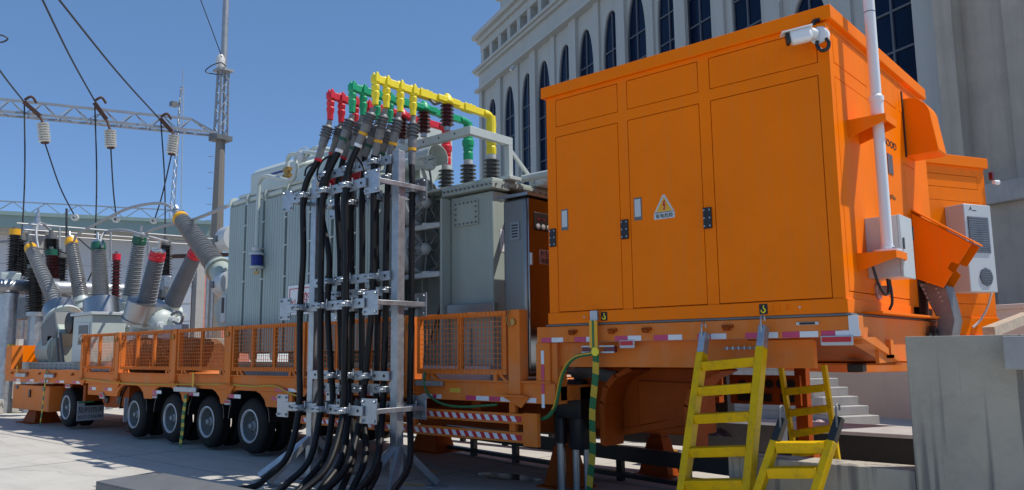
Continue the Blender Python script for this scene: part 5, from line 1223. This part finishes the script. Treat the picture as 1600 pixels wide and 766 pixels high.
# surveillance camera under the roof corner
sv = thing("surveillance_camera", "white bullet surveillance camera on an orange bracket under the cabin roof corner", "camera", (-2.3, 6.6, 4.3))
cb0 = pY(1278, 54, 6.58); 
B("bracket", 'orange', sv, -2.34, -2.19, 6.60, 6.678, 4.18, 4.36)
mb = MB(); mb.lathe(cb0+V((0, .07, 0)), (0, -1, 0), [(0, .078), (.05, .078), (.062, .066)], 24); mb.build("junction", 'white', sv)
mb = MB(); mb.lathe(cb0+V((-.03, -.0, .01)), (-.5, -1, .1), [(0, .05), (.06, .048), (.075, .03)], 16); mb.cyl(cb0+V((-.03, -.03, .01)), cb0+V((-.13, -.06, .0)), .028); mb.build("arm_joint", 'white', sv)
f0, f1 = pY(1268, 53, 6.50), pY(1229, 62, 6.40)
d = (f1-f0); L_ = d.length
mb = MB(); mb.beam(f0, f0.lerp(f1, .88), .105, .115); bdv = mb.build("housing", 'white', sv, bevel=.03)
mb = MB(); mb.beam(f0.lerp(f1, -.02)+V((0, 0, .062)), f0.lerp(f1, 1.22)+V((0, 0, .055)), .12, .012); mb.build("sunshield", 'white', bdv, bevel=.004)
mb = MB(); mb.beam(f0.lerp(f1, .881), f0.lerp(f1, 1.03), .09, .10); mb.build("front_glass", 'black', bdv, bevel=.012)
q = f0.lerp(f1, .2)+V((0, -.055, .025)); q2 = f0.lerp(f1, .45)+V((0, -.055, .025)); mb = MB(); mb.beam(q, q2, .004, .010); mb.build("maker_mark", 'grey_dark', bdv)
mb = MB(); q = [pY(u, v, 6.56) for u, v in ((1277, 64), (1277, 72), (1284, 79), (1293, 76), (1295, 67), (1291, 60))]; mb.tube(q, .017, 8); mb.tube([(-2.3, 6.64, 4.36), (-2.29, 6.62, 4.40), (-2.25, 6.64, 4.41)], .02, 7); mb.build("lead", 'black', sv)
# ------------------------------------------------------------------ second orange cabin behind
s_d = V((.452, .892, 0)); s_o = V((-2.30, 14.06, 0))-s_d*.16; s_a = math.atan2(s_d.y, s_d.x); s_n = V((.892, -.452, 0))
sc2 = thing("orange_cabin", "second orange cabin with wall air conditioner, standing behind the first at the right", "cabin", s_o, s_a)
S_inv = (Matrix.Translation(s_o) @ Matrix.Rotation(s_a, 4, 'Z')).inverted()
def pS(u, v, off=0.): return S_inv @ pP(u, v, s_o+s_n*off, s_n)
def L2(name, m, *a, bevel=.006, parent=None): return B(name, m, parent or sc2, *a, bevel=bevel, local=True)
zt_, zb_ = pS(1545, 250).z, pS(1556, 512).z
L2("core", 'seam', -2.75, -.05, .05, 1.25, zb_, zt_-.1, bevel=0)
L2("roof", 'orange', -2.85, .05, -.05, 1.35, zt_-.16, zt_)
h1a, h1b = pS(1528, 262), pS(1601, 303)
pv = [pS(u, v) for u, v in ((1463, 250), (1470, 300), (1536, 298), (1470, 312), (1553, 465))]
hs2 = [(-2.62, -1.98, pv[2].z, zt_-.30), (-1.80, -.16, pv[2].z, zt_-.30), (-2.62, -1.98, zb_+.35, pv[2].z-.2), (-1.80, -.16, zb_+.35, pv[2].z-.2)]
panel_wall('y', 0., -2.8, 0., zb_+.15, zt_-.161, hs2, -1, sc2, local=True)
L2("rear_wall", 'orange', -2.75, -.05, 1.251, 1.3, zb_+.15, zt_-.161)
L2("base_skirt", 'orange', -2.82, .02, -.02, 1.3, zb_-.12, zb_+.148)
L2("side_wall", 'orange', -.049, 0, .051, 1.3, zb_+.15, zt_-.161); L2("side_wall", 'orange', -2.8, -2.751, .051, 1.3, zb_+.15, zt_-.161)
t2 = thing("second_trailer", "orange trailer frame under the second cabin behind the concrete platform", "trailer", s_o, s_a)
B("deck", 'orange_truck', t2, -2.9, .1, -.06, 1.5, zb_-.62, zb_-.121, bevel=.01, local=True)
for x in (-.4,): B("leg", 'orange_dark', t2, x-.12, x+.12, .3, .55, 0, zb_-.621, local=True)
for k in range(4): B("reflective_tape", 'tapered' if k % 2 else 'tapewht', t2, -.9+k*.24, -.66+k*.24, -.066, -.0602, zb_-.28, zb_-.21, local=True)
# air conditioner on the second cabin
off = .32
a0, a1 = pS(1505, 318, off), pS(1556, 457, off)
ac = thing("air_conditioner", "white cabinet air conditioner with grille hung on the second orange cabin", "air conditioner", s_o, s_a)
acx0, acx1 = a0.x, pS(1547, 322, off).x
B("case", 'offwhite', ac, acx0, acx1, -off, -.001, a1.z, a0.z, bevel=.012, local=True)
g0, g1 = pS(1511, 338, off), pS(1548, 396, off); g1.x = min(g1.x, acx1-.05)
gr = B("grille", 'disc', ac, g0.x, g1.x, -off-.004, -off-.0005, g1.z, g0.z, bevel=0, local=True)
for k in range(16):
    z = g1.z+(g0.z-g1.z)*(k+.5)/16; B("slat", 'chute', gr, g0.x+.005, g1.x-.005, -off-.016, -off-.0045, z-.012, z+.012, bevel=0, local=True)
c = pS(1541, 433, off); r = .14
mb = MB(); mb.lathe((c.x, -off-.0005, c.z), (0, -1, 0), [(0, r), (.006, r)], 8); fg = mb.build("fan_outlet", 'grey_dark', ac, local=True)
for k in range(7):
    z = c.z-r*.75+k*r*.25; h = math.sqrt(max(r*r*.85-(z-c.z)**2, .0004)); B("slat", 'chute', fg, c.x-h, c.x+h, -off-.016, -off-.0068, z-.008, z+.008, bevel=0, local=True)
lg = pS(1513, 326, off)
mb = MB(); mb.prism([(lg.x, -off-.002, lg.z-.03), (lg.x+.05, -off-.002, lg.z+.04), (lg.x+.07, -off-.002, lg.z-.03), (lg.x+.045, -off-.002, lg.z-.005)], (0, .0015, 0)); mb.box(lg.x+.08, lg.x+.16, -off-.002, -off-.0005, lg.z-.03, lg.z-.018); mb.build("logo", 'ink', ac, local=True)
mb = MB(); p = pS(1549, 459, off*.7); q = pS(1543, 480, .1); e = pS(1532, 500, .05); e2_ = pS(1520, 512, .03); mb.tube([p, q, e, e2_], .018, 6); mb.build("drain_hose", 'offwhite', ac, local=True)
# small camera on the far corner
c = pS(1551, 280, 0.02); fc = thing("corner_camera", "small white camera and red beacon on the second cabin's far corner", "camera", s_o, s_a)
mb = MB(); mb.lathe((c.x-.04, -.06, c.z-.06), (1, 0, 0), [(0, .03), (.10, .04), (.12, .02)], 14); mb.build("body", 'white', fc, local=True)
mb = MB(); mb.box(c.x-.06, c.x-.02, -.06, -.001, c.z-.02, c.z+.10); mb.build("beacon", 'maroon', fc, local=True)
mb = MB(); p = pS(1590, 500, 0); mb.beam((-.1, -1.2, zb_-.15), (.8, -.9, zb_+.1), .15, .08); 
mb = MB(); p, q = pZ(1540, 520, 1.70), None
a, b = pD(1545, 519, 13), pD(1606, 495, 14.5); mb = MB(); mb.beam(a, b, .16, .14); tag(mb.build("timber_beam", 'wood'), "weathered pale timber beam lying sloped at the right behind the wall", "timber")
# ================================================================== CABLE RACK
XR, XL, YN, YFR, YP = -7.09, -8.75, 5.66, 6.40, 6.04
rk = thing("cable_rack", "galvanised steel rack of two braced posts carrying the black power cables", "rack", (-7.9, YP, 0))
def Q(name, m, *a, bevel=.003, parent=None): return B(name, m, parent or rk, *a, bevel=bevel)
for x, h in ((XR, 4.0), (XL, 3.9)):
    Q("post", 'galv', x-.055, x+.055, YP-.055, YP+.055, .02, h)
    Q("post_lip", 'galv', x+.0555, x+.063, YP-.055, YP-.03, .02, h)
    Q("base_plate", 'galv', x-.15, x+.15, YP-.15, YP+.15, .002, .019)
    for sy in (-1, 1):
        mb = MB(); mb.beam((x, YP+sy*.051, .52), (x, YP+sy*.62, .05), .075, .075, (1, 0, 0)); mb.build("brace", 'galv', rk)
        Q("foot_plate", 'galv', x-.1, x+.1, YP+sy*.62-.12, YP+sy*.62+.12, .003, .02)
    mb = MB(); mb.beam((x-.051 if x < -8 else x+.064, YP, .52), (x+(-.62 if x < -8 else .3), YP-.35, .04), .07, .07, (0, 1, 0)); mb.build("brace", 'galv', rk)
LV = (3.575, 2.165, .95)
for z in LV:
    for x in (XR, XL):
        Q("arm", 'galv', x-.088, x-.052, YN+.012, YFR-.005, z-.028, z+.028) if x < -8 else Q("arm", 'galv', x+.064, x+.10, YN+.012, YFR-.005, z-.028, z+.028)
        for y in (YN, YFR):
            xp0, xp1 = (x-.21, x+.03) if x < -8 else (x-.16, x+.11)
            p = Q("end_plate", 'galv', xp0, xp1, y-.008, y+.006, z-.14, z+.14)
            mb = MB()
            for sx in (xp0+.035, xp1-.035):
                for sz in (-.105, .105): mb.bolt((sx, y-.008, z+sz), (0, -1, 0), .016, .025)
            mb.build("plate_bolts", 'galv', p)
def beam_row(y, z, x0=XL, x1=XR-.1):
    b = Q("cross_beam", 'galv', x0, x1, y-.03, y-.009, z-.055, z+.055)
    mb = MB()
    for k in range(9):
        x = x0+.12+(x1-x0-.2)*k/8; mb.lathe((x, y-.0305, z+(.0)), (0, -1, 0), [(0, .018), (.003, .018)], 10)
    mb.build("slot_hole", 'ink', b)
    return b
rows = []
for z in LV: beam_row(YN-.01, z); beam_row(YFR-.02, z)
for z in (3.90, 2.50, 1.33): beam_row(YP-.06, z, XL+.05, XR-.05)
for z in (3.72, 2.34, 1.17): beam_row(YP+.09, z, XL+.05, XR-.05)
for x in (XR, XL): 
    for z in (1.37,): Q("tag", 'capyel', x-.04, x+.03, YP-.054, YP-.0505, z-.015, z+.015)
# ================================================================== CABLES AND BUSBARS
PX_ = {'red': -8.10, 'green': -7.65, 'yellow': -7.20}
CAPW = {'red': 'capred', 'green': 'capgre', 'yellow': 'capyel'}
rowY = [5.76, 5.93, 6.15, 6.36]
rkY = [YN-.075, YP-.13, YP+.03, YFR-.09]
#   phase -> per row: (u,v) end of grey sleeve, u at top clamp, u at v=400, u at mid clamp, u low clamp, ground pixel
CB = {
 'red': [((497, 250), (475, 300), 474, 469, (467, 640), (392, 762)), ((519, 240), (500, 310), 514, 512, (520, 632), (455, 775)), ((537, 246), (527, 300), 531, 531, (536, 622), (500, 790)), ((556, 262), (549, 310), 549, 550, (548, 625), (520, 800))],
 'green': [((530, 235), (507, 292), 502, 501, (500, 642), (425, 772)), ((546, 255), (538, 300), 538, 538, (545, 628), (480, 790)), ((570, 245), (566, 310), 566, 565, (566, 625), (540, 790)), ((590, 260), (588, 310), 588, 590, (588, 640), (560, 800))],
 'yellow': [((560, 226), (541, 284), 541, 540, (536, 645), (440, 790)), ((586, 243), (584, 258), 583, 581, (565, 640), (470, 800)), ((609, 247), (606, 290), 603, 603, (598, 640), (530, 800)), ((643, 258), (644, 300), 643, 643, (640, 640), (600, 790))]}
TERM = {'red': [(516, 163), (534, 166), (557, 175), (575, 181)], 'green': [(551, 153), (567, 154), (591, 163), (610, 169)], 'yellow': [(584, 141), (602, 143), (624, 149), (646, 156)]}
ordn = ["nearest the left end", "second from the left end", "third from the left end", "nearest the transformer"]
CR = .038
def cpath(k, i):
    s, t, u4, um, lo, gnd = CB[k][i]; x = PX_[k]; y0, y1 = rowY[i], rkY[i]
    p0 = pX(*TERM[k][i], x)
    ps = pY(s[0], s[1], (y0*.45+y1*.55)); pt = pY(t[0], t[1], y1)
    if i in (1, 2): pt = pY(t[0], t[1], y1)
    p4 = pY(u4, 400, y1); pm = pY(um, 480, y1); pm2 = pY((um+lo[0])/2, 565, y1); pl_ = pY(lo[0], lo[1], y1)
    pg = pZ(gnd[0], gnd[1], .06)
    pk = pl_.lerp(pg, .42)+V((.10, .06, -.16))
    pk2 = pl_.lerp(pg, .75)+V((.02, .03, -.12)); pk2.z = max(pk2.z, .10)
    pe = pg+(pg-pl_).normalized()*V((1, 1, 0)).length*.6; pe.z = .06
    return p0, ps, pt, p4, pm, pm2, pl_, pk, pk2, pg, pe
for k in ('red', 'green', 'yellow'):
    x = PX_[k]
    for i in range(4):
        p = cpath(k, i); p0, ps = p[0], p[1]
        cz_ = p0.z-.40
        cab = thing("power_cable", "black power cable with grey sleeve under the %s busbar, %s" % (k, ordn[i]), "cable", (p[9].x, p[9].y, 0), 0, "black power cables on the galvanised rack")
        tops = V((p0.x, p0.y, p0.z-.22))
        mb = MB(); mb.tube([ps.lerp(p[2], -.02), p[2], p[3], p[4], p[5], p[6], p[7], p[8], p[9], p[10]], CR, 12, 7); mb.build("cable", 'rubber', cab)
        # sleeve with rain sheds
        ax = ps-tops; d = ax.normalized(); L_ = ax.length
        pts = [tops, tops.lerp(ps, .3)+V((0, 0, -.01)), tops.lerp(ps, .65), ps]
        mb = MB(); mb.tube(pts, lambda t: (.034 if t < .12 else .056 if t < .62 else .046 if t < .93 else .042), 14, 6); sl = mb.build("sleeve", 'term', cab)
        mb = MB()
        for j in range(4):
            q = tops+d*(L_*(.16+.075*j)); mb.lathe(q, d, [(0, .056), (.006, .076), (.016, .076), (.026, .056)], 16)
        mb.build("rain_shed", 'insul_dark', sl)
        mb = MB(); q = tops+d*(L_*(.66 if k != 'red' else .97)); mb.cyl(q, q+d*.035, .054 if k != 'red' else .047, n=14); mb.build("colour_band", CAPW[k], sl)
        if i == 0 and k != 'red':
            mb = MB(); mb.cyl(ps-d*.01, ps+d*.03, .048, n=14); mb.build("white_band", 'white', sl)
        # clamps on the rack (parts of the rack)
        for pc_, zz in ((p[2], 0), (p[4], 0), (p[6], 0)):
            z = {0: LV, 3: LV, 1: (3.90, 2.50, 1.33), 2: (3.72, 2.34, 1.17)}[i][(p[2], p[4], p[6]).index(pc_)]
            u_ = V((0, 0, 0)); t = z
            # find the cable point at that height on its hanging run
            seq = p[1:7]; c = None
            for a, b in zip(seq, seq[1:]):
                if min(a.z, b.z) <= t <= max(a.z, b.z): c = a.lerp(b, (t-a.z)/(b.z-a.z) if b.z != a.z else 0)
            if c is None: c = V((pc_.x, pc_.y, t))
            yb = {0: YN-.04, 3: YFR-.05, 1: YP-.09, 2: YP+.06}[i]
            mb = MB(); mb.box(c.x-.066, c.x+.066, c.y-.065, c.y-.041, c.z-.036, c.z+.036); mb.box(c.x-.066, c.x-.044, c.y-.041, max(yb, c.y+.04), c.z-.036, c.z+.036); mb.box(c.x+.044, c.x+.066, c.y-.041, max(yb, c.y+.04), c.z-.036, c.z+.036)
            cl = mb.build("cable_clamp", 'galv', rk, bevel=.008)
            mb = MB(); mb.cyl(c+V((-.056, -.10, 0)), c+V((-.056, .04, 0)), .008, n=6); mb.cyl(c+V((.056, -.10, 0)), c+V((.056, .04, 0)), .008, n=6); mb.bolt(c+V((-.056, -.065, 0)), (0, -1, 0), .015, .015); mb.bolt(c+V((.056, -.065, 0)), (0, -1, 0), .015, .015); mb.cyl(c+V((.09, .02, 0)), c+V((.09, .02, .08)), .009, n=6)
            mb.build("clamp_bolt", 'galv', cl)
            mb = MB(); mb.cyl(c+V((0, 0, -.10)), c+V((0, 0, .07)), CR+.004, n=14); mb.build("clamp_liner", 'rubber', cl)
    # busbar
    bb_ = thing("insulated_busbar", "%s insulated busbar running from the cable boots to the transformer bushing" % k, "busbar", (x, 6.9, 4.77), 0, "colour coded insulated busbars")
    zb = 4.86; ye = BY
    mb = MB(); mb.beam((x, rowY[0]-.02, zb), (x, ye-.12, zb), .065, .095)
    mb.build("bar", k, bb_, bevel=.008)
    mb = MB(); mb.tube([(x, ye-.16, zb), (x, ye-.06, zb-.005), (x, ye-.005, zb-.05), (x, ye, zb-.14), (x, ye, zb-.2)], .054, 12, 6); mb.build("elbow", k, bb_)
    mb = MB(); zz = 4.30; mb.lathe((x, ye, zz), (0, 0, 1), [(0, .066), (.02, .07), (.10, .07), (.12, .06), (.15, .072), (.19, .07), (.21, .084), (.28, .088), (.30, .07), (.34, .066), (.42, .072), (.55, .062)], 14); mb.build("bushing_boot", k, bb_, ang=.35)
    for i, y in enumerate(rowY):
        mb = MB(); z0 = zb-.26
        mb.lathe((x, y, z0), (0, 0, 1), [(-.06, .038), (0, .04), (.02, .04), (.05, .048), (.09, .052), (.11, .039), (.13, .048), (.17, .052), (.19, .04), (.22, .052), (.27, .048), (.31, .03)], 10)
        mb.box(x-.055, x+.055, y-.03, y+.03, zb-.04, zb+.045)
        mb.lathe((x-.032, y, zb+.04), (0, 0, 1), [(0, .025), (.03, .018), (.05, .006)], 8); mb.lathe((x+.032, y, zb+.04), (0, 0, 1), [(0, .025), (.03, .018), (.045, .006)], 8)
        mb.build("terminal_boot", k, bb_, ang=.35)
    mb = MB(); mb.lathe((x, 6.95, 4.82), (0, 0, 1), [(0, .065), (.03, .085), (.09, .07), (.12, .05), (.15, .025)], 12); mb.box(x-.06, x+.06, 6.95-.2, 6.95+.2, 4.83, 4.91); mb.build("support_boot", k, bb_, bevel=.01)
    for y in (6.55, 7.35):
     mb = MB(); mb.box(x-.05, x+.05, y-.10, y+.10, zb-.05, zb+.05); mb.lathe((x, y-.05, zb+.04), (0, 0, 1), [(0, .025), (.04, .008)], 8); mb.lathe((x, y+.05, zb+.04), (0, 0, 1), [(0, .025), (.04, .008)], 8)
     mb.build("joint_boot", k, bb_, bevel=.012)
mb = MB(); mb.box(-7.12, -6.98, 6.62, 6.66, 4.72, 4.735); mb.beam((-7.2, 6.64, 4.82), (-7.1, 6.64, 4.73), .03, .05, (0, 1, 0)); o = mb.build("indicator_disc", 'grey_dark', bb_)
# surge counters with red housing between the cables
rb = thing("red_fuse_strip", "dark red ribbed insulator strip behind the upper cable clamps", "insulator", (-8.3, 6.2, 3.6))
a, b = pY(500, 285, 6.30), pY(558, 270, 6.30)
mb = MB(); ax = b-a; mb.lathe(a, ax, shed_profile(ax.length, .055, .055, .04, 9), 12); mb.build("sheds", 'signred', rb)
mb = MB(); mb.lathe(b+V((.04, 0, .06)), (0, 0, 1), [(0, .09), (.05, .09), (.06, .05)], 14); mb.build("cap", 'offwhite', rb)
# thin leads looping near the sleeves
for j, pts in enumerate((((528, 238), (505, 250), (496, 268), (498, 282), (505, 284)), ((553, 240), (566, 258), (570, 272), (566, 285)), ((497, 252), (480, 262), (476, 275)))):
    mb = MB(); mb.tube([pY(u, v, 5.75) for u, v in pts], .013, 6); tag(mb.build("earth_lead", 'rubber'), ["thin black lead looping beside the front green sleeve", "thin black lead looping beside the front yellow sleeve", "thin black lead beside the front red sleeve"][j], "lead", "thin leads at the cable sleeves")
# ================================================================== LADDERS
def ladder(lbl, tl_, tr_, bl_, br_, rung_t, rw, rd_, hook, hookm='galv'):
    tl_, tr_, bl_, br_ = map(V, (tl_, tr_, bl_, br_))
    o = thing("ladder", lbl, "ladder", (bl_+br_)/2, 0, "yellow steel ladders")
    side = (tr_-tl_).normalized(); dn = (bl_-tl_).normalized(); nrm = side.cross(dn).normalized()
    for a, b in ((tl_, bl_), (tr_, br_)):
        mb = MB(); mb.beam(a, b, rw, rd_, nrm); mb.build("rail", 'ladder', o, bevel=.005)
    for t in rung_t:
        a, b = tl_.lerp(bl_, t), tr_.lerp(br_, t); a = a+side*rw*.5; b = b-side*rw*.5
        mb = MB(); yv = V((0, 1, 0)) if abs(nrm.y) > .5 else nrm
        mb.hexa([a+V((0, -.035, -.05)), b+V((0, -.035, -.05)), b+V((0, .05, -.05)), a+V((0, .05, -.05)), a+V((0, -.06, .03)), b+V((0, -.06, .03)), b+V((0, .06, .036)), a+V((0, .06, .036))])
        r_ = mb.build("rung", 'ladder', o, bevel=.004)
    if hook:
        for a in (tl_, tr_):
            mb = MB(); mb.beam(a-dn*.19, a+dn*.01, rw*.92, rd_*.9, nrm); h = mb.build("hook_bracket", hookm, o, bevel=.004)
            mb = MB(); q = a-dn*.17+V((0, -.05, 0)); mb.tube([q+V((0, 0, -.06)), q+V((0, 0, .08)), q+V((0, .03, .115)), q+V((0, .07, .11)), q+V((0, .08, .07))], .008, 6); mb.build("hook", 'grey_dark' if hookm == 'black' else 'galv', h)
    return o
a0, a1 = pY(1097, 552, 6.50), pY(1190, 543, 6.50); b0, b1 = pY(1067, 766, 6.12), pY(1169, 766, 6.12)
zg = b0.z; e = 1.0+ (zg-.03)/(a0.z-zg)
ladder("tall yellow ladder hooked on the trailer's near edge", a0, a1, a0.lerp(b0, e), a1.lerp(b1, e), [(563-548)/218/e+.02, .26/e+.02, .49/e, .73/e, .955/e, 1.19/e], .068, .10, True)
a0, a1 = pY(1212, 690, 6.05), pY(1300, 690, 6.05); b0, b1 = pY(1186, 766, 5.92), pY(1276, 766, 5.92)
e = 1+(b0.z-.02)/(a0.z-b0.z)
ladder("short yellow ladder hooked over the low concrete sill", a0, a1, a0.lerp(b0, e), a1.lerp(b1, e), [.10/e*1, .62/e, 1.15/e, 1.65/e], .06, .08, True, 'black')
a0, a1 = pY(1219, 565, 8.75), pY(1286, 560, 8.75); b0, b1 = pY(1238, 685, 9.15), pY(1303, 676, 9.15)
e = 1+(b0.z-.02)/(a0.z-b0.z)
ladder("yellow ladder leaning under the trailer, seen in front of the stairs", a0, a1, a0.lerp(b0, e), a1.lerp(b1, e), [.02, .38/e, .66/e, .93/e, 1.2/e], .05, .07, False)
# ================================================================== GROUND ITEMS
bxA, bxB, bxC = pZ(150, 752, .30), pZ(243, 737, .30), pZ(396, 765, .30)
tr_ = thing("cable_trench_cover", "dark grey steel cable trough with flat top at the lower left edge", "trough", (bxA.x, bxA.y, 0))
d1 = (bxC-bxB).normalized()
P_ = [bxA, bxB, bxB+d1*5.5, bxA+d1*5.5]
mb = MB(); mb.hexa([V((p.x, p.y, .002)) for p in P_]+[V((p.x, p.y, .285)) for p in P_]); mb.build("body", 'tray', tr_, bevel=.004)
for k in range(3):
    q = [bxA+d1*(1.84*k), bxB+d1*(1.84*k), bxB+d1*(1.84*k+1.83), bxA+d1*(1.84*k+1.83)]
    mb = MB(); mb.hexa([V((p.x, p.y, .286)) for p in q]+[V((p.x, p.y, .30)) for p in q]); mb.build("lid", 'tray', tr_, bevel=.003)
for k, (u, v) in enumerate(((660, 736), (648, 758))):
    q = pZ(u, v, 0); mb = MB(); mb.hexa([q+V((-.28, -.02, .004)), q+V((-.2, -.07, .004)), q+V((.28, .02, .004)), q+V((.2, .07, .004)), q+V((-.28, -.02, .006)), q+V((-.2, -.07, .006)), q+V((.28, .02, .006)), q+V((.2, .07, .006))]); kind(mb.build("floor_marking", 'capyel'), 'structure')
# black steel track behind the trailer
for k, (qa, qb) in enumerate((((847, 682), (1062, 708)), ((760, 655), (1000, 672)))):
    a, b = pZ(*qa, .42), pZ(*qb, .42); dd = (b-a); LN = dd.length; dd.normalize(); a = a-dd*3.0; LN += 4.6 if k == 0 else 3.2
    tk = thing("steel_track", ["black steel track beam on short legs beyond the trailer, nearer one", "black steel track beam on short legs beyond the trailer, farther one"][k], "track", (a.x, a.y, 0), 0, "black track beams")
    a.z = 0
    mb = MB(); mb.beam(a+V((0, 0, .335)), a+dd*LN+V((0, 0, .335)), .10, .17); mb.build("beam", 'black', tk)
    mb = MB(); mb.beam(a+V((0, 0, .08)), a+dd*LN+V((0, 0, .08)), .10, .05); mb.build("lower_beam", 'black', tk)
    t = .3
    while t < LN:
        c = a+dd*t; B("leg", 'black', tk, c.x-.04, c.x+.04, c.y-.04, c.y+.04, .002, .249); t += 1.05
a, b = pY(1088, 683, 9.9), pY(1216, 680, 9.9)
dk = thing("dark_trunking", "dark grey steel trunking box beyond the ladders, above the low sill", "box", (a.x, 9.9, 0))
B("box", 'tray', dk, a.x-.6, b.x, 9.85, 10.2, pY(1150, 703, 9.9).z, pY(1150, 661, 9.9).z, bevel=.006)
for x in (a.x, b.x-.1): B("leg", 'black', dk, x, x+.06, 9.9, 9.96, .002, pY(1150, 703, 9.9).z-.001)
bar = thing("mesh_barrier", "orange mesh barrier with yellow stand behind the support stand", "barrier", pZ(1040, 690, 0))
q0, q1 = pD(1010, 662, 15), pD(1045, 640, 15)
mb = MB(); c = pZ(1040, 690, .0)
mb.box(c.x-1.2, c.x, c.y, c.y+.04, .25, .30); mb.box(c.x-1.2, c.x, c.y, c.y+.04, .95, 1.0); mb.box(c.x-1.2, c.x-1.15, c.y, c.y+.04, .3, .95); mb.box(c.x-.05, c.x, c.y, c.y+.04, .3, .95)
for k in range(14): mb.box(c.x-1.15+k*.08, c.x-1.14+k*.08, c.y+.01, c.y+.02, .3, .95)
for k in range(8): mb.box(c.x-1.15, c.x-.05, c.y+.021, c.y+.03, .35+k*.08, .36+k*.08)
mb.build("mesh_panel", 'orange_dark', bar)
for x in (c.x-1.2, c.x): 
    mb = MB(); mb.prism([(x, c.y-.3, .002), (x, c.y+.3, .002), (x, c.y+.1, 1.05), (x, c.y-.05, 1.05)], (.08, 0, 0)); mb.build("stand", 'capyel', bar)
rg_ = thing("rag_heap", "crumpled pink and white rags on the ground by the stairs", "rags", pZ(1280, 664, 0))
mb = MB(); c = pZ(1280, 664, 0)
for k in range(14):
    q = c+V((random.uniform(-.35, .35), random.uniform(-.25, .25), .0)); r = random.uniform(.07, .14)
    mb.lathe(q, (random.uniform(-.5, .5), random.uniform(-.5, .5), 1), [(0, r), (r*.5, r*.8), (r*.8, r*.3)], 6)
mb.build("heap", 'cloth', rg_, smooth=False)
rg2 = thing("debris_heap", "small pale debris heap in sunlight between the ladder rungs", "debris", pZ(1140, 636, 0))
mb = MB(); c = pZ(1140, 640, 0)
for k in range(12):
    q = c+V((random.uniform(-.8, .8), random.uniform(-.4, .4), .0)); r = random.uniform(.12, .25)
    mb.lathe(q, (random.uniform(-.5, .5), random.uniform(-.5, .5), 1), [(0, r), (r*.5, r*.8), (r*.8, r*.3)], 6)
mb.build("heap", 'cloth', rg2, smooth=False)
cl = thing("trailer_pintle", "black landing leg with flared foot seen between the ladder rungs", "leg", (-4.6, 9.6, 0))
c = pY(1130, 600, 10.0); B("body", 'black', cl, c.x-.1, c.x+.1, 9.9, 10.1, .62, 1.35)
mb = MB(); mb.lathe((c.x, 10, .45), (0, 0, 1), [(0, .24), (.04, .2), (.18, .09)], 12); mb.cyl((c.x, 10, .02), (c.x, 10, .45), .04); mb.build("foot", 'black', cl)

for k, (u, v, w, h) in enumerate(((790, 745, .55, .22), (965, 740, .5, .25), (1000, 700, .9, .2))):
    c = pZ(u, v, 0); mb = MB(); n = 18
    ph = [(w*(.75+.35*random.random())*math.cos(2*math.pi*i/n), h*(.75+.35*random.random())*math.sin(2*math.pi*i/n)) for i in range(n)]
    mb.prism([(c.x+a, c.y+b, .0045) for a, b in ph], (0, 0, .0015)); kind(mb.build("puddle", 'puddle', smooth=False), 'structure')
fe = thing("flatbed_end", "orange flatbed corner with reflective tape at the far left edge", "trailer", (pY(0, 560, 7.6).x, 7.6, 0))
a, b = pY(-40, 560, 7.6), pY(8, 541, 7.6)
B("deck_edge", 'orange_truck', fe, a.x, b.x, 7.55, 9.6, pY(0, 560, 7.6).z, pY(0, 541, 7.6).z, bevel=.01); B("reflective_tape", 'tapewht', fe, b.x-1.2, b.x-.6, 7.54, 7.5495, pY(0, 559, 7.6).z, pY(0, 555, 7.6).z); B("reflective_tape", 'tapered', fe, b.x-.59, b.x-.1, 7.54, 7.5495, pY(0, 559, 7.6).z, pY(0, 555, 7.6).z)
B("leg", 'orange_dark', fe, a.x+.3, a.x+.6, 8, 8.3, 0, pY(0, 560, 7.6).z-.001)
